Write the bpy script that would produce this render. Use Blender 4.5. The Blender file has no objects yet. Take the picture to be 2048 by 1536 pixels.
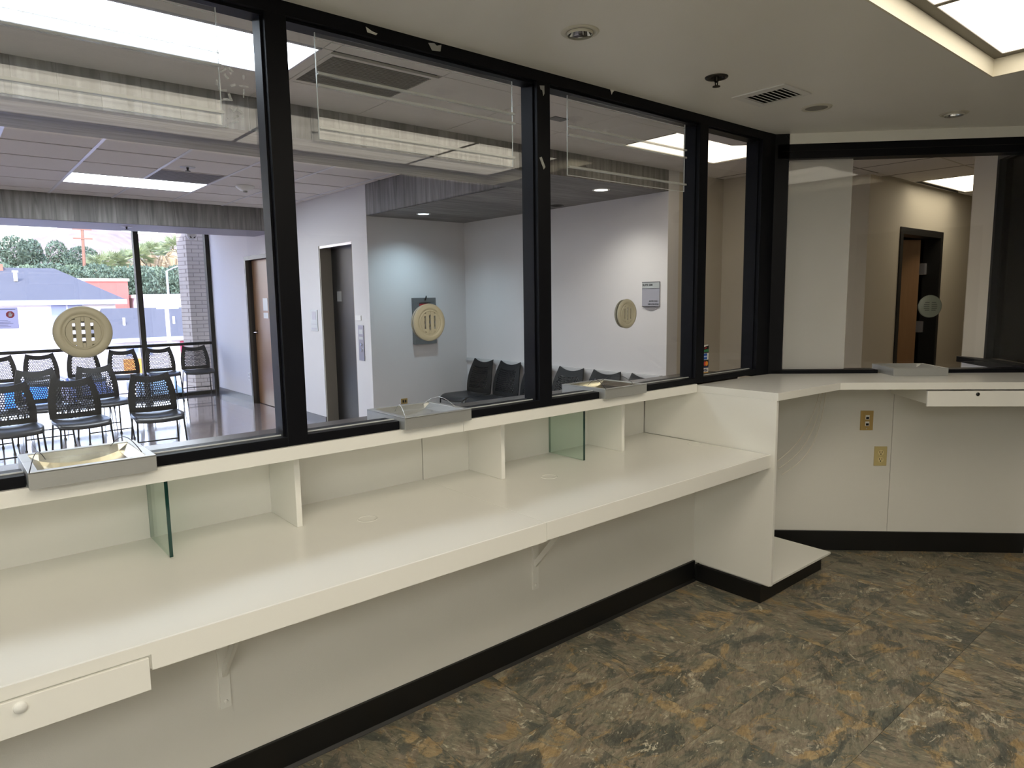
import bpy, bmesh, math, random
from mathutils import Vector, Matrix, Euler
R = math.radians
random.seed(7)
SC = bpy.context.scene
COL = SC.collection
# ------------------------------------------------------------------ camera, world, sun, exposure
CH = 1.535                      # eye height above the office floor (metres)
YAW, PITCH, ROLL, FPX = R(49.9727), R(-7.2041), R(-0.8432), 1366.04
cam = bpy.data.cameras.new('camera')
cam.sensor_fit = 'HORIZONTAL'; cam.sensor_width = 36.0; cam.lens = 36.0 * FPX / 2048.0
cam.clip_start = 0.05; cam.clip_end = 3000
co = bpy.data.objects.new('camera', cam); COL.objects.link(co)
fw = Vector((math.cos(YAW)*math.cos(PITCH), math.sin(YAW)*math.cos(PITCH), math.sin(PITCH)))
rt = Vector((math.sin(YAW), -math.cos(YAW), 0)); up = rt.cross(fw)
rt, up = math.cos(ROLL)*rt + math.sin(ROLL)*up, -math.sin(ROLL)*rt + math.cos(ROLL)*up
m = Matrix((rt, up, -fw)).transposed().to_4x4(); m.translation = (0, 0, CH)
co.matrix_world = m
SC.camera = co
SC.view_settings.view_transform = 'Standard'; SC.view_settings.look = 'None'
SC.view_settings.gamma = 1.0; SC.view_settings.use_curve_mapping = False
SC.view_settings.exposure = 1.0
try:
    SC.cycles.transparent_max_bounces = 32
    SC.cycles.max_bounces = 8; SC.cycles.diffuse_bounces = 5; SC.cycles.glossy_bounces = 3; SC.cycles.adaptive_threshold = 0.04
    SC.cycles.caustics_reflective = False; SC.cycles.caustics_refractive = False
except Exception:
    pass
W = bpy.data.worlds.new('sky'); SC.world = W; W.use_nodes = True
wn = W.node_tree.nodes; wl = W.node_tree.links; wn.clear()
wo = wn.new('ShaderNodeOutputWorld'); bg = wn.new('ShaderNodeBackground')
sk = wn.new('ShaderNodeTexSky'); sk.sky_type = 'NISHITA'; sk.sun_disc = False
sk.sun_elevation = R(48); sk.sun_rotation = R(200); sk.air_density = 1.3; sk.dust_density = 0.6; sk.ozone_density = 1.5
tn = wn.new('ShaderNodeMix'); tn.data_type = 'RGBA'; tn.blend_type = 'MULTIPLY'; tn.inputs[0].default_value = 1.0; tn.inputs[7].default_value = (1.12, 0.95, 1.03, 1)
wl.new(sk.outputs[0], tn.inputs[6]); wl.new(tn.outputs[2], bg.inputs[0]); bg.inputs[1].default_value = 0.56
wl.new(bg.outputs[0], wo.inputs[0])
sun = bpy.data.lights.new('sun', 'SUN'); sun.energy = 2.5; sun.angle = R(2); sun.color = (1.0, 0.95, 0.92)
so = bpy.data.objects.new('sun', sun); COL.objects.link(so); so.location = (-20, -30, 60)
so.rotation_euler = Vector((0.38, 0.62, -0.72)).to_track_quat('-Z', 'Y').to_euler()

# ------------------------------------------------------------------ helpers
def hexc(h):
    h = h.lstrip('#'); o = []
    for i in (0, 2, 4):
        c = int(h[i:i+2], 16) / 255
        o.append(c/12.92 if c <= 0.04045 else ((c+0.055)/1.055)**2.4)
    return (o[0], o[1], o[2], 1)
MATS = {}
def mat(name, col, rough=0.5, metal=0.0, noise=0.0, scale=30, bump=0.0, bscale=200, spec=0.5, emit=0.0, stretch=None):
    if name in MATS: return MATS[name]
    M = bpy.data.materials.new(name); M.use_nodes = True; MATS[name] = M
    n = M.node_tree.nodes; l = M.node_tree.links; b = n['Principled BSDF']
    c = hexc(col) if isinstance(col, str) else (*col, 1)
    b.inputs['Base Color'].default_value = c
    b.inputs['Roughness'].default_value = rough; b.inputs['Metallic'].default_value = metal
    b.inputs['Specular IOR Level'].default_value = spec
    if emit: b.inputs['Emission Color'].default_value = c; b.inputs['Emission Strength'].default_value = emit
    if noise or bump:
        tc = n.new('ShaderNodeTexCoord'); src = tc.outputs['Object']
        if stretch:
            mp = n.new('ShaderNodeMapping'); mp.inputs['Scale'].default_value = stretch; l.new(src, mp.inputs[0]); src = mp.outputs[0]
        if noise:
            t = n.new('ShaderNodeTexNoise'); t.inputs['Scale'].default_value = scale; t.inputs['Detail'].default_value = 5
            l.new(src, t.inputs['Vector'])
            mx = n.new('ShaderNodeMix'); mx.data_type = 'RGBA'
            mx.inputs[6].default_value = tuple(v*(1-noise) for v in c[:3]) + (1,)
            mx.inputs[7].default_value = tuple(min(1, v*(1+noise)) for v in c[:3]) + (1,)
            l.new(t.outputs['Fac'], mx.inputs[0]); l.new(mx.outputs[2], b.inputs['Base Color'])
        if bump:
            t2 = n.new('ShaderNodeTexNoise'); t2.inputs['Scale'].default_value = bscale; t2.inputs['Detail'].default_value = 3
            l.new(src, t2.inputs['Vector'])
            bp = n.new('ShaderNodeBump'); bp.inputs['Strength'].default_value = bump; bp.inputs['Distance'].default_value = 0.002
            l.new(t2.outputs['Fac'], bp.inputs['Height']); l.new(bp.outputs[0], b.inputs['Normal'])
    return M
def glass(name, tint=(1, 1, 1), refl=1.0, gl=0.0, veil=0.0):
    if name in MATS: return MATS[name]
    M = bpy.data.materials.new(name); M.use_nodes = True; MATS[name] = M
    n = M.node_tree.nodes; l = M.node_tree.links; n.clear()
    o = n.new('ShaderNodeOutputMaterial'); tr = n.new('ShaderNodeBsdfTransparent'); tr.inputs[0].default_value = (*tint, 1)
    g = n.new('ShaderNodeBsdfGlossy'); g.inputs['Roughness'].default_value = gl; g.inputs[0].default_value = (1, 1, 1, 1)
    lw = n.new('ShaderNodeLayerWeight'); lw.inputs[0].default_value = 0.5
    p = n.new('ShaderNodeMath'); p.operation = 'POWER'; p.inputs[1].default_value = 5; l.new(lw.outputs['Facing'], p.inputs[0])
    f = n.new('ShaderNodeMath'); f.operation = 'MULTIPLY_ADD'; f.inputs[1].default_value = 0.95*refl; f.inputs[2].default_value = 0.042*refl
    l.new(p.outputs[0], f.inputs[0])
    mx = n.new('ShaderNodeMixShader'); l.new(f.outputs[0], mx.inputs[0]); l.new(tr.outputs[0], mx.inputs[1]); l.new(g.outputs[0], mx.inputs[2])
    out = mx
    if veil:
        d = n.new('ShaderNodeBsdfDiffuse'); d.inputs[0].default_value = (.8, .8, .8, 1)
        m2 = n.new('ShaderNodeMixShader'); m2.inputs[0].default_value = veil
        l.new(mx.outputs[0], m2.inputs[1]); l.new(d.outputs[0], m2.inputs[2]); out = m2
    l.new(out.outputs[0], o.inputs[0])
    return M
def lamp_mat(name, col, strength, bands=None):
    """lit diffuser; bands=(axis, spacing, depth, phase): the tubes behind it show as brighter stripes"""
    M = bpy.data.materials.new(name); M.use_nodes = True; MATS[name] = M
    n = M.node_tree.nodes; l = M.node_tree.links; n.clear()
    o = n.new('ShaderNodeOutputMaterial'); e = n.new('ShaderNodeEmission'); e.inputs[0].default_value = hexc(col); e.inputs[1].default_value = strength
    if bands:
        ax, sp, dep, ph = bands
        tc = n.new('ShaderNodeTexCoord'); s = n.new('ShaderNodeSeparateXYZ'); l.new(tc.outputs['Object'], s.inputs[0])
        a = n.new('ShaderNodeMath'); a.operation = 'MULTIPLY_ADD'; a.inputs[1].default_value = 2*math.pi/sp; a.inputs[2].default_value = ph
        l.new(s.outputs[ax], a.inputs[0])
        c = n.new('ShaderNodeMath'); c.operation = 'COSINE'; l.new(a.outputs[0], c.inputs[0])
        k = n.new('ShaderNodeMath'); k.operation = 'MULTIPLY_ADD'; k.inputs[1].default_value = strength*dep; k.inputs[2].default_value = strength
        l.new(c.outputs[0], k.inputs[0]); l.new(k.outputs[0], e.inputs[1])
    l.new(e.outputs[0], o.inputs[0]); return M

class MB:
    def __init__(s): s.v = []; s.f = []; s.sm = False
    def add(s, vs, fs):
        k = len(s.v); s.v += [tuple(q) for q in vs]; s.f += [tuple(k+i for i in f) for f in fs]; return s
    def box(s, x0, x1, y0, y1, z0, z1):
        vs = [(x, y, z) for z in (z0, z1) for y in (y0, y1) for x in (x0, x1)]
        return s.add(vs, [(0, 2, 3, 1), (4, 5, 7, 6), (0, 1, 5, 4), (2, 6, 7, 3), (0, 4, 6, 2), (1, 3, 7, 5)])
    def tbox(s, M, a, b, c):               # box of half sizes a,b,c under matrix M
        vs = [M @ Vector((x, y, z)) for z in (-c, c) for y in (-b, b) for x in (-a, a)]
        return s.add(vs, [(0, 2, 3, 1), (4, 5, 7, 6), (0, 1, 5, 4), (2, 6, 7, 3), (0, 4, 6, 2), (1, 3, 7, 5)])
    def bar(s, p, q, w, h, upv=(0, 0, 1)):   # straight bar of section w x h from p to q
        p = Vector(p); q = Vector(q); d = (q-p); L = d.length; d.normalize()
        u = Vector(upv); sd = d.cross(u)
        if sd.length < 1e-4: sd = d.cross(Vector((1, 0, 0)))
        sd.normalize(); u = sd.cross(d)
        M = Matrix((sd, d, u)).transposed().to_4x4(); M.translation = (p+q)/2
        return s.tbox(M, w/2, L/2, h/2)
    def prism(s, poly, a0, a1, axis='z'):    # extrude polygon along an axis
        n = len(poly)
        def P(u, v, w): return (u, v, w) if axis == 'z' else ((u, w, v) if axis == 'y' else (w, u, v))
        vs = [P(u, v, a0) for u, v in poly] + [P(u, v, a1) for u, v in poly]
        fs = [tuple(range(n))[::-1], tuple(range(n, 2*n))] + [(i, (i+1) % n, n+(i+1) % n, n+i) for i in range(n)]
        return s.add(vs, fs)
    def tube(s, pts, r, n=8, cap=True):
        pts = [Vector(p) for p in pts]; k = len(s.v); N = len(pts); prev = None
        rr = r if isinstance(r, (list, tuple)) else [r]*N
        for i, p in enumerate(pts):
            d = (pts[min(i+1, N-1)] - pts[max(i-1, 0)]).normalized()
            a = (prev - d*prev.dot(d)) if prev is not None else d.orthogonal()
            if a.length < 1e-5: a = d.orthogonal()
            a.normalize(); prev = a; b = d.cross(a)
            for j in range(n):
                t = 2*math.pi*j/n; s.v.append(tuple(p + (a*math.cos(t)+b*math.sin(t))*rr[i]))
        for i in range(N-1):
            for j in range(n):
                s.f.append((k+i*n+j, k+i*n+(j+1) % n, k+(i+1)*n+(j+1) % n, k+(i+1)*n+j))
        if cap:
            s.f.append(tuple(k+j for j in range(n))[::-1]); s.f.append(tuple(k+(N-1)*n+j for j in range(n)))
        return s
    def lathe(s, prof, n=32, axis='z', c=(0, 0, 0), closed=False):   # prof: (radius, height)
        k = len(s.v); N = len(prof)
        for r_, h in prof:
            for j in range(n):
                t = 2*math.pi*j/n; u, v = r_*math.cos(t), r_*math.sin(t)
                p = (u, v, h) if axis == 'z' else ((u, h, v) if axis == 'y' else (h, u, v))
                s.v.append((p[0]+c[0], p[1]+c[1], p[2]+c[2]))
        for i in range(N if closed else N-1):
            for j in range(n):
                i2 = (i+1) % N
                s.f.append((k+i*n+j, k+i*n+(j+1) % n, k+i2*n+(j+1) % n, k+i2*n+j))
        return s
    def quad(s, a, b, c, d): return s.add([a, b, c, d], [(0, 1, 2, 3)])
    def build(s, name, m, parent=None, world=True, smooth=None, bevel=0.0, loc=None):
        me = bpy.data.meshes.new(name)
        off = Vector((0, 0, 0))
        if parent is not None and world:
            q = parent
            while q is not None: off = off + q.location; q = q.parent
        if loc is not None: off = Vector(loc)
        me.from_pydata([(x-off.x, y-off.y, z-off.z) for x, y, z in s.v], [], s.f)
        bm = bmesh.new(); bm.from_mesh(me); bmesh.ops.recalc_face_normals(bm, faces=bm.faces); bm.to_mesh(me); bm.free()
        me.materials.append(m)
        if smooth or s.sm: me.polygons.foreach_set('use_smooth', [True]*len(me.polygons))
        o = bpy.data.objects.new(name, me); COL.objects.link(o)
        if parent is not None: o.parent = parent
        if loc is not None: o.location = loc
        if bevel:
            b = o.modifiers.new('bevel', 'BEVEL'); b.width = bevel; b.segments = 2; b.limit_method = 'ANGLE'; b.angle_limit = R(40)
        if smooth == 'auto': 
            pass
        return o
def tag(o, label=None, cat=None, group=None, kind=None):
    if label: o['label'] = label
    if cat: o['category'] = cat
    if group: o['group'] = group
    if kind: o['kind'] = kind
    return o
def thing(name, label, cat, loc=(0, 0, 0), rz=0.0, group=None, kind=None):
    o = bpy.data.objects.new(name, None); COL.objects.link(o); o.empty_display_size = 0.05
    o.location = loc; o.rotation_euler = (0, 0, rz)
    return tag(o, label, cat, group, kind)
def struct(name, mb, m, label, cat, **k):
    return tag(mb.build(name, m, **k), label, cat, kind='structure')
def kids(o): return [c for c in bpy.data.objects if c.parent == o]
def copy_tree(o, parent=None):
    c = o.copy(); COL.objects.link(c)
    if parent is not None: c.parent = parent
    for ch in kids(o): copy_tree(ch, c)
    return c
def share(name, me, parent, loc=(0, 0, 0), rot=None, scale=None):
    o = bpy.data.objects.new(name, me); COL.objects.link(o); o.parent = parent
    o.location = Vector(loc) - (Vector(parent.location) if parent else Vector((0, 0, 0)))
    if rot: o.rotation_euler = rot
    if scale: o.scale = scale
    return o
def text_part(name, body, size, m, parent, loc, rot, ax='LEFT', ext=0.0004, bold=0.0):
    cu = bpy.data.curves.new(name, 'FONT'); cu.body = body; cu.size = size; cu.extrude = ext; cu.align_x = ax; cu.offset = bold
    t = bpy.data.objects.new('tmp', cu); COL.objects.link(t)
    dg = bpy.context.evaluated_depsgraph_get()
    me = bpy.data.meshes.new_from_object(t.evaluated_get(dg)); bpy.data.objects.remove(t)
    me.materials.clear(); me.materials.append(m)
    o = bpy.data.objects.new(name, me); COL.objects.link(o); o.parent = parent; o.location = loc; o.rotation_euler = rot
    return o

# ------------------------------------------------------------------ materials
WHITE = mat('white_laminate', '#e8e7e1', 0.28, noise=0.02, scale=3)
WHITE2 = mat('white_counter_top', '#e5e4de', 0.22, noise=0.03, scale=4)
PAINT = mat('wall_paint', '#e0ded7', 0.7, noise=0.02, scale=5, bump=0.15, bscale=350)
PAINTW = mat('waiting_room_paint', '#dddbdb', 0.75, noise=0.02, scale=4, bump=0.1, bscale=300)
PAINTH = mat('hall_beige_shaded_paint', '#cbc3b3', 0.75, noise=0.02, scale=4, bump=0.1, bscale=300)  # beige darkened further so the wall colour carries the hall's shade
CEILP = mat('ceiling_paint', '#efeee8', 0.42, noise=0.03, scale=2.5, bump=0.25, bscale=260)
COFFERP = mat('coffer_paint', '#e6e0cf', 0.6)
BLACK = mat('black_frame', '#0c0d12', 0.45, noise=0.25, scale=14, spec=0.15)
BASEB = mat('black_rubber_base', '#0b0b0b', 0.42, noise=0.4, scale=9)
BASEG = mat('grey_rubber_base', '#5a5a60', 0.4)
SHELF = mat('brown_shelf_laminate', '#4a443f', 0.25, noise=0.15, scale=40)
STEEL = mat('stainless_steel', '#b4b5b3', 0.36, 0.55, noise=0.06, scale=60, stretch=(1, 12, 12))
STEELI = mat('polished_steel', '#d9d6c8', 0.2, 1.0)
CHROME = mat('chrome', '#d5d5d5', 0.08, 1.0)
DARKM = mat('dark_metal', '#3a3833', 0.35, 0.8)
BEIGE = mat('beige_plastic', '#aea996', 0.38, spec=0.5)
GREENG = mat('grey_green_metal', '#62665b', 0.42, noise=0.05)
DARK = mat('dark_void', '#050505', 0.8)
TAN = mat('tan_plastic', '#b3965a', 0.45)
IVORY = mat('ivory_plastic', '#c2b17c', 0.4)
CABLE = mat('grey_cable', '#ddd8cc', 0.5)
WIREM = mat('clear_wire', '#c9cac8', 0.15, 0.4)
BLKW = mat('black_wire', '#151515', 0.3)
CHAIRB = mat('black_chair_plastic', '#0e0f12', 0.5, spec=0.3)
CHAIRS = mat('grey_black_seat', '#26272c', 0.34)
ROD = mat('black_rod', '#101114', 0.3, 0.5)
WOODD = mat('door_wood', '#8d6b4c', 0.35, noise=0.16, scale=6, stretch=(6, 6, .6))
FRAMED = mat('dark_door_frame', '#2e2b2a', 0.4)
ELEV = mat('elevator_door_metal', '#23211f', 0.38, 0.35, noise=0.15, scale=5)
TILEC = mat('ceiling_tile_board', '#e0dcd8', 0.9, noise=0.10, scale=90, bump=0.5, bscale=140)
TILEN = mat('near_ceiling_board', '#e0ddd6', 0.85, noise=0.06, scale=60, bump=0.3, bscale=160)
TBAR = mat('white_grid_metal', '#dcdce2', 0.3, 0.1)
TBARD = mat('dim_grid_metal', '#6f6a60', 0.5)
PERF = mat('perforated_grille', '#66645f', 0.55, 0.3, noise=0.3, scale=220)
SIGNG = mat('sign_grey', '#9a9aa0', 0.35, 0.4)
SIGNL = mat('sign_light_grey', '#a9aeac', 0.35, 0.3)
INK = mat('black_ink', '#1c1c1e', 0.5)
REDM = mat('red_paint', '#b3202a', 0.4)
WHITEM = mat('white_plastic', '#e6e6e2', 0.4)
GLASS = glass('window_glass', (0.99, 0.993, 0.99), 0.66)
GLASSO = glass('street_glass', (0.97, 0.975, 0.99), 0.8)
GLASSG = glass('green_glass', (0.86, 0.93, 0.89), 0.9)
ACRYL = glass('clear_acrylic', (0.97, 0.975, 0.97), 0.9, veil=0.012)
ACRYR = mat('acrylic_rail', '#d4d6d2', 0.15, spec=0.9)
ACRYR.node_tree.nodes['Principled BSDF'].inputs['Alpha'].default_value = 0.42
ACRYE = mat('acrylic_edge', '#e4e8e6', 0.2); ACRYE.node_tree.nodes['Principled BSDF'].inputs['Alpha'].default_value = 0.6
TEAL = mat('glass_edge_teal', '#0d3a34', 0.1, spec=0.8)
TAPE = mat('tape_residue', '#c9cac6', 0.35); TAPE.node_tree.nodes['Principled BSDF'].inputs['Alpha'].default_value = 0.55
SMEAR = mat('glue_smear', '#d9dbd8', 0.4); SMEAR.node_tree.nodes['Principled BSDF'].inputs['Alpha'].default_value = 0.30
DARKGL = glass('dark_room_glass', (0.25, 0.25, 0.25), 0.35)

def slate():
    M = bpy.data.materials.new('slate_vinyl_tile'); M.use_nodes = True
    n = M.node_tree.nodes; l = M.node_tree.links; b = n['Principled BSDF']
    tc = n.new('ShaderNodeTexCoord'); oi = n.new('ShaderNodeObjectInfo')
    cmb = n.new('ShaderNodeCombineXYZ'); ml = n.new('ShaderNodeMath'); ml.operation = 'MULTIPLY'; ml.inputs[1].default_value = 57
    l.new(oi.outputs['Random'], ml.inputs[0]); l.new(ml.outputs[0], cmb.inputs[0]); l.new(ml.outputs[0], cmb.inputs[2])
    ad = n.new('ShaderNodeVectorMath'); ad.operation = 'ADD'; l.new(tc.outputs['Object'], ad.inputs[0]); l.new(cmb.outputs[0], ad.inputs[1])
    mp = n.new('ShaderNodeMapping'); mp.inputs['Rotation'].default_value = (0, 0, R(-38)); mp.inputs['Scale'].default_value = (1, 1.6, 1)
    l.new(ad.outputs[0], mp.inputs[0])
    def noise(sc, det, dist, rough=0.6, src=None):
        t = n.new('ShaderNodeTexNoise'); t.inputs['Scale'].default_value = sc; t.inputs['Detail'].default_value = det
        t.inputs['Distortion'].default_value = dist; t.inputs['Roughness'].default_value = rough
        l.new(src or mp.outputs[0], t.inputs['Vector']); return t.outputs['Fac']
    def ramp(fac, stops, interp='LINEAR'):
        r = n.new('ShaderNodeValToRGB'); e = r.color_ramp; e.interpolation = interp
        while len(e.elements) < len(stops): e.elements.new(0.5)
        for q, (p, c) in zip(e.elements, stops): q.position = p; q.color = hexc(c) if isinstance(c, str) else (c, c, c, 1)
        l.new(fac, r.inputs[0]); return r.outputs[0]
    def mix(a, bb, f, mode='MIX'):
        x = n.new('ShaderNodeMix'); x.data_type = 'RGBA'; x.blend_type = mode
        if isinstance(f, float): x.inputs[0].default_value = f
        else: l.new(f, x.inputs[0])
        l.new(a, x.inputs[6]); l.new(bb, x.inputs[7]); return x.outputs[2]
    base = ramp(noise(6.0, 13, 0.8, 0.68), [(0.26, '#4b4c44'), (0.38, '#6c6a5d'), (0.47, '#827c6a'), (0.53, '#7f7465'), (0.61, '#948c79'), (0.74, '#aea791')])
    och = ramp(noise(5, 8, 1.2), [(0.25, '#8a7049'), (0.5, '#a58a5f'), (0.8, '#bfaa84')])
    c = mix(base, och, ramp(noise(4.6, 12, 0.7, 0.66), [(0.56, 0.0), (0.585, 0.6), (0.66, 0.8)]))
    drk = ramp(noise(7.0, 8, 1.0), [(0.2, '#3a3f3d'), (0.8, '#555a55')])
    c = mix(c, drk, ramp(noise(5.2, 12, 0.8, 0.68), [(0.52, 0.0), (0.555, 0.6), (0.66, 0.85)]))
    pale = ramp(noise(9, 3, 0), [(0.0, '#b8b09a'), (1.0, '#d8d0b8')])
    c = mix(c, pale, ramp(noise(9.5, 11, 1.0, 0.72), [(0.60, 0.0), (0.63, 0.75)]))
    c = mix(c, och, ramp(noise(13, 9, 1.0, 0.7), [(0.60, 0.0), (0.625, 0.6)]))
    c = mix(c, drk, ramp(noise(15, 9, 1.2, 0.72), [(0.60, 0.0), (0.63, 0.7)]))
    mp2 = n.new('ShaderNodeMapping'); mp2.inputs['Scale'].default_value = (0.55, 1.6, 1); l.new(mp.outputs[0], mp2.inputs[0])
    c = mix(c, pale, ramp(noise(30, 6, 2.0, 0.6, mp2.outputs[0]), [(0.64, 0.0), (0.67, 0.55)]))
    gr = ramp(noise(24, 10, 1.2, 0.78, mp2.outputs[0]), [(0.30, 0.12), (0.44, 0.75), (0.56, 1.1), (0.74, 1.7)])
    c = mix(c, gr, 0.8, 'MULTIPLY')
    l.new(c, b.inputs['Base Color'])
    b.inputs['Roughness'].default_value = 0.42; b.inputs['Specular IOR Level'].default_value = 0.4
    bp = n.new('ShaderNodeBump'); bp.inputs['Strength'].default_value = 0.35; bp.inputs['Distance'].default_value = 0.003
    l.new(noise(22, 8, 1.0, 0.7), bp.inputs['Height']); l.new(bp.outputs[0], b.inputs['Normal'])
    return M
SLATE = slate()
def plank_mat():
    M = bpy.data.materials.new('dark_wood_plank'); M.use_nodes = True
    n = M.node_tree.nodes; l = M.node_tree.links; b = n['Principled BSDF']
    tc = n.new('ShaderNodeTexCoord'); oi = n.new('ShaderNodeObjectInfo')
    ml = n.new('ShaderNodeMath'); ml.operation = 'MULTIPLY'; ml.inputs[1].default_value = 31
    l.new(oi.outputs['Random'], ml.inputs[0])
    ad = n.new('ShaderNodeVectorMath'); ad.operation = 'ADD'; l.new(tc.outputs['Object'], ad.inputs[0]); l.new(ml.outputs[0], ad.inputs[1])
    mp = n.new('ShaderNodeMapping'); mp.inputs['Scale'].default_value = (0.7, 9, 9); l.new(ad.outputs[0], mp.inputs[0])
    t = n.new('ShaderNodeTexNoise'); t.inputs['Scale'].default_value = 3; t.inputs['Detail'].default_value = 8; t.inputs['Distortion'].default_value = 0.6
    l.new(mp.outputs[0], t.inputs['Vector'])
    r = n.new('ShaderNodeValToRGB'); r.color_ramp.elements[0].position = 0.25; r.color_ramp.elements[0].color = hexc('#565452')
    r.color_ramp.elements[1].position = 0.8; r.color_ramp.elements[1].color = hexc('#9c9996'); l.new(t.outputs['Fac'], r.inputs[0])
    mx = n.new('ShaderNodeMix'); mx.data_type = 'RGBA'; mx.blend_type = 'MULTIPLY'; mx.inputs[0].default_value = 1
    r2 = n.new('ShaderNodeMapRange'); r2.inputs[3].default_value = 0.75; r2.inputs[4].default_value = 1.15
    l.new(oi.outputs['Random'], r2.inputs[0]); l.new(r.outputs[0], mx.inputs[6]); l.new(r2.outputs[0], mx.inputs[7])
    l.new(mx.outputs[2], b.inputs['Base Color']); b.inputs['Roughness'].default_value = 0.55
    return M
PLANK = plank_mat()
def waitfloor():
    M = mat('polished_brown_tile', '#a3938c', 0.12, noise=0.22, scale=2.2, spec=0.6)
    M.node_tree.nodes['Principled BSDF'].inputs['Coat Weight'].default_value = 1.0; M.node_tree.nodes['Principled BSDF'].inputs['Coat Roughness'].default_value = 0.06
    return M
WFLOOR = waitfloor()

# ------------------------------------------------------------------ shell of the building
YF = 2.10            # office face of the glazed partition
YG = 2.15            # its glass
C2 = 5.83            # the 45-degree partition lies on x + y = C2
S2 = math.sqrt(0.5)
def w2(t, off=0.0):  # point on the 45-degree wall line, t metres from its corner; off>0 away from the office
    return (3.73 + t*S2 + off*S2, 2.10 - t*S2 + off*S2)
# floors
fl = struct('floor', MB().box(-3.6, 7.0, -4.2, 2.5, -0.25, -0.006), mat('floor_adhesive', '#3b372e', 0.8), 'slate look vinyl tile floor of the office', 'floor')
TS = 0.4085
tm = MB().box(-TS/2+.0006, TS/2-.0006, -TS/2+.0006, TS/2-.0006, -0.006, 0.0)
tme = bpy.data.meshes.new('tile'); tme.from_pydata(tm.v, [], tm.f); tme.materials.append(SLATE)
for i in range(-4, 9):
    for j in range(-6, 2):
        x = 1.61 + (i+.5)*TS; y = 1.70 + (j+.5)*TS - .002
        if x + y > C2 + 0.45 or y < -1.2 or x < -0.4: continue
        share('tile', tme, fl, (x, y, random.choice((0, 0, .0002))), (0, 0, random.choice((0, R(90), R(180), R(270)))))
wf = struct('floor_waiting', MB().box(-3.6, 11.5, 2.5, 12.2, -0.25, -0.006), mat('grout', '#463b37', 0.7), 'polished brown tile floor of the waiting room', 'floor')
wm = MB().box(-.304, .304, -.304, .304, -0.006, 0.0)
wme = bpy.data.meshes.new('tile'); wme.from_pydata(wm.v, [], wm.f); wme.materials.append(WFLOOR)
for i in range(-2, 8):
    for j in range(0, 16):
        x = .40 + i*.61; y = 2.81 + j*.61
        if y > 11.97 or (x > 3.9 and y > 6.7) or x > 5.0: continue
        share('tile', wme, wf, (x, y, 0))
struct('floor_hall', MB().box(5.0, 11.4, .2, 3.7, -0.006, 0.0), WFLOOR, 'brown floor of the side hall', 'floor')
# roof slab and outer walls close the shell
struct('ceiling_roof', MB().box(-3.8, 11.6, -4.4, 12.3, 3.0, 3.3), mat('roof_slab', '#777777', 0.9), 'concrete roof slab over the rooms', 'roof')
struct('wall_left', MB().box(-3.8, -3.6, -4.4, 12.3, -.25, 3.0), PAINT, 'painted left end wall of the rooms', 'wall')
struct('wall_right', MB().box(11.4, 11.6, -4.4, 12.3, -.25, 3.0), PAINT, 'painted end wall closing the hall', 'wall')
struct('wall_back', MB().box(-3.6, 2.3, -2.4, -2.25, 0, 2.43).box(3.6, 5.25, -2.4, -2.25, 0, 2.43).box(2.3, 3.6, -2.4, -2.25, 2.2, 2.43), PAINT, 'painted back wall of the office with an open doorway', 'wall')
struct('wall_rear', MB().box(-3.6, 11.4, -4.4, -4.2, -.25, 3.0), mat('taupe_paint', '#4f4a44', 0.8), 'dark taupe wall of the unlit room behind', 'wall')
# office ceiling with the opening of the light coffer
CX0, CX1, CY0, CY1 = -1.2, 3.51, -0.12, 1.0
CANS = [(1.773, 1.723), (4.056, 1.307)]
def cut_holes(o, cyls):
    ms = []
    for x, y, r, z0, z1 in cyls:
        c = MB().prism([(x + r*math.cos(2*math.pi*k/40), y + r*math.sin(2*math.pi*k/40)) for k in range(40)], z0, z1).build('cutter', CEILP)
        q = o.modifiers.new('hole', 'BOOLEAN'); q.operation = 'DIFFERENCE'; q.object = c; q.solver = 'EXACT'; ms.append(c)
    dg = bpy.context.evaluated_depsgraph_get(); me = bpy.data.meshes.new_from_object(o.evaluated_get(dg))
    o.modifiers.clear(); o.data = me
    for c in ms: bpy.data.objects.remove(c)
cl_ = struct('ceiling', MB().prism([(-3.6, CY1), (4.85, CY1), (3.78, 2.12), (3.73, 2.19), (-3.6, 2.19)], 2.43, 2.58), CEILP, 'grey white painted plaster ceiling of the office', 'ceiling')
cut_holes(cl_, [(x, y, .0455, 2.40, 2.52) for x, y in CANS])
struct('ceiling_rear', MB().box(.1, 7.2, -4.2, CY0, 2.43, 2.6).box(-3.6, .1, -.7, CY0, 2.43, 2.6).box(-3.6, .1, -4.2, -2.1, 2.43, 2.6).box(-3.6, -3.4, -2.1, -.7, 2.43, 2.6).box(-3.6, CX0, CY0, CY1, 2.43, 2.6).prism([(CX1, CY0), (5.97, CY0), (4.85, CY1), (CX1, CY1)], 2.43, 2.6), CEILP, 'painted plaster ceiling around and behind the light coffer', 'ceiling')
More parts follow.
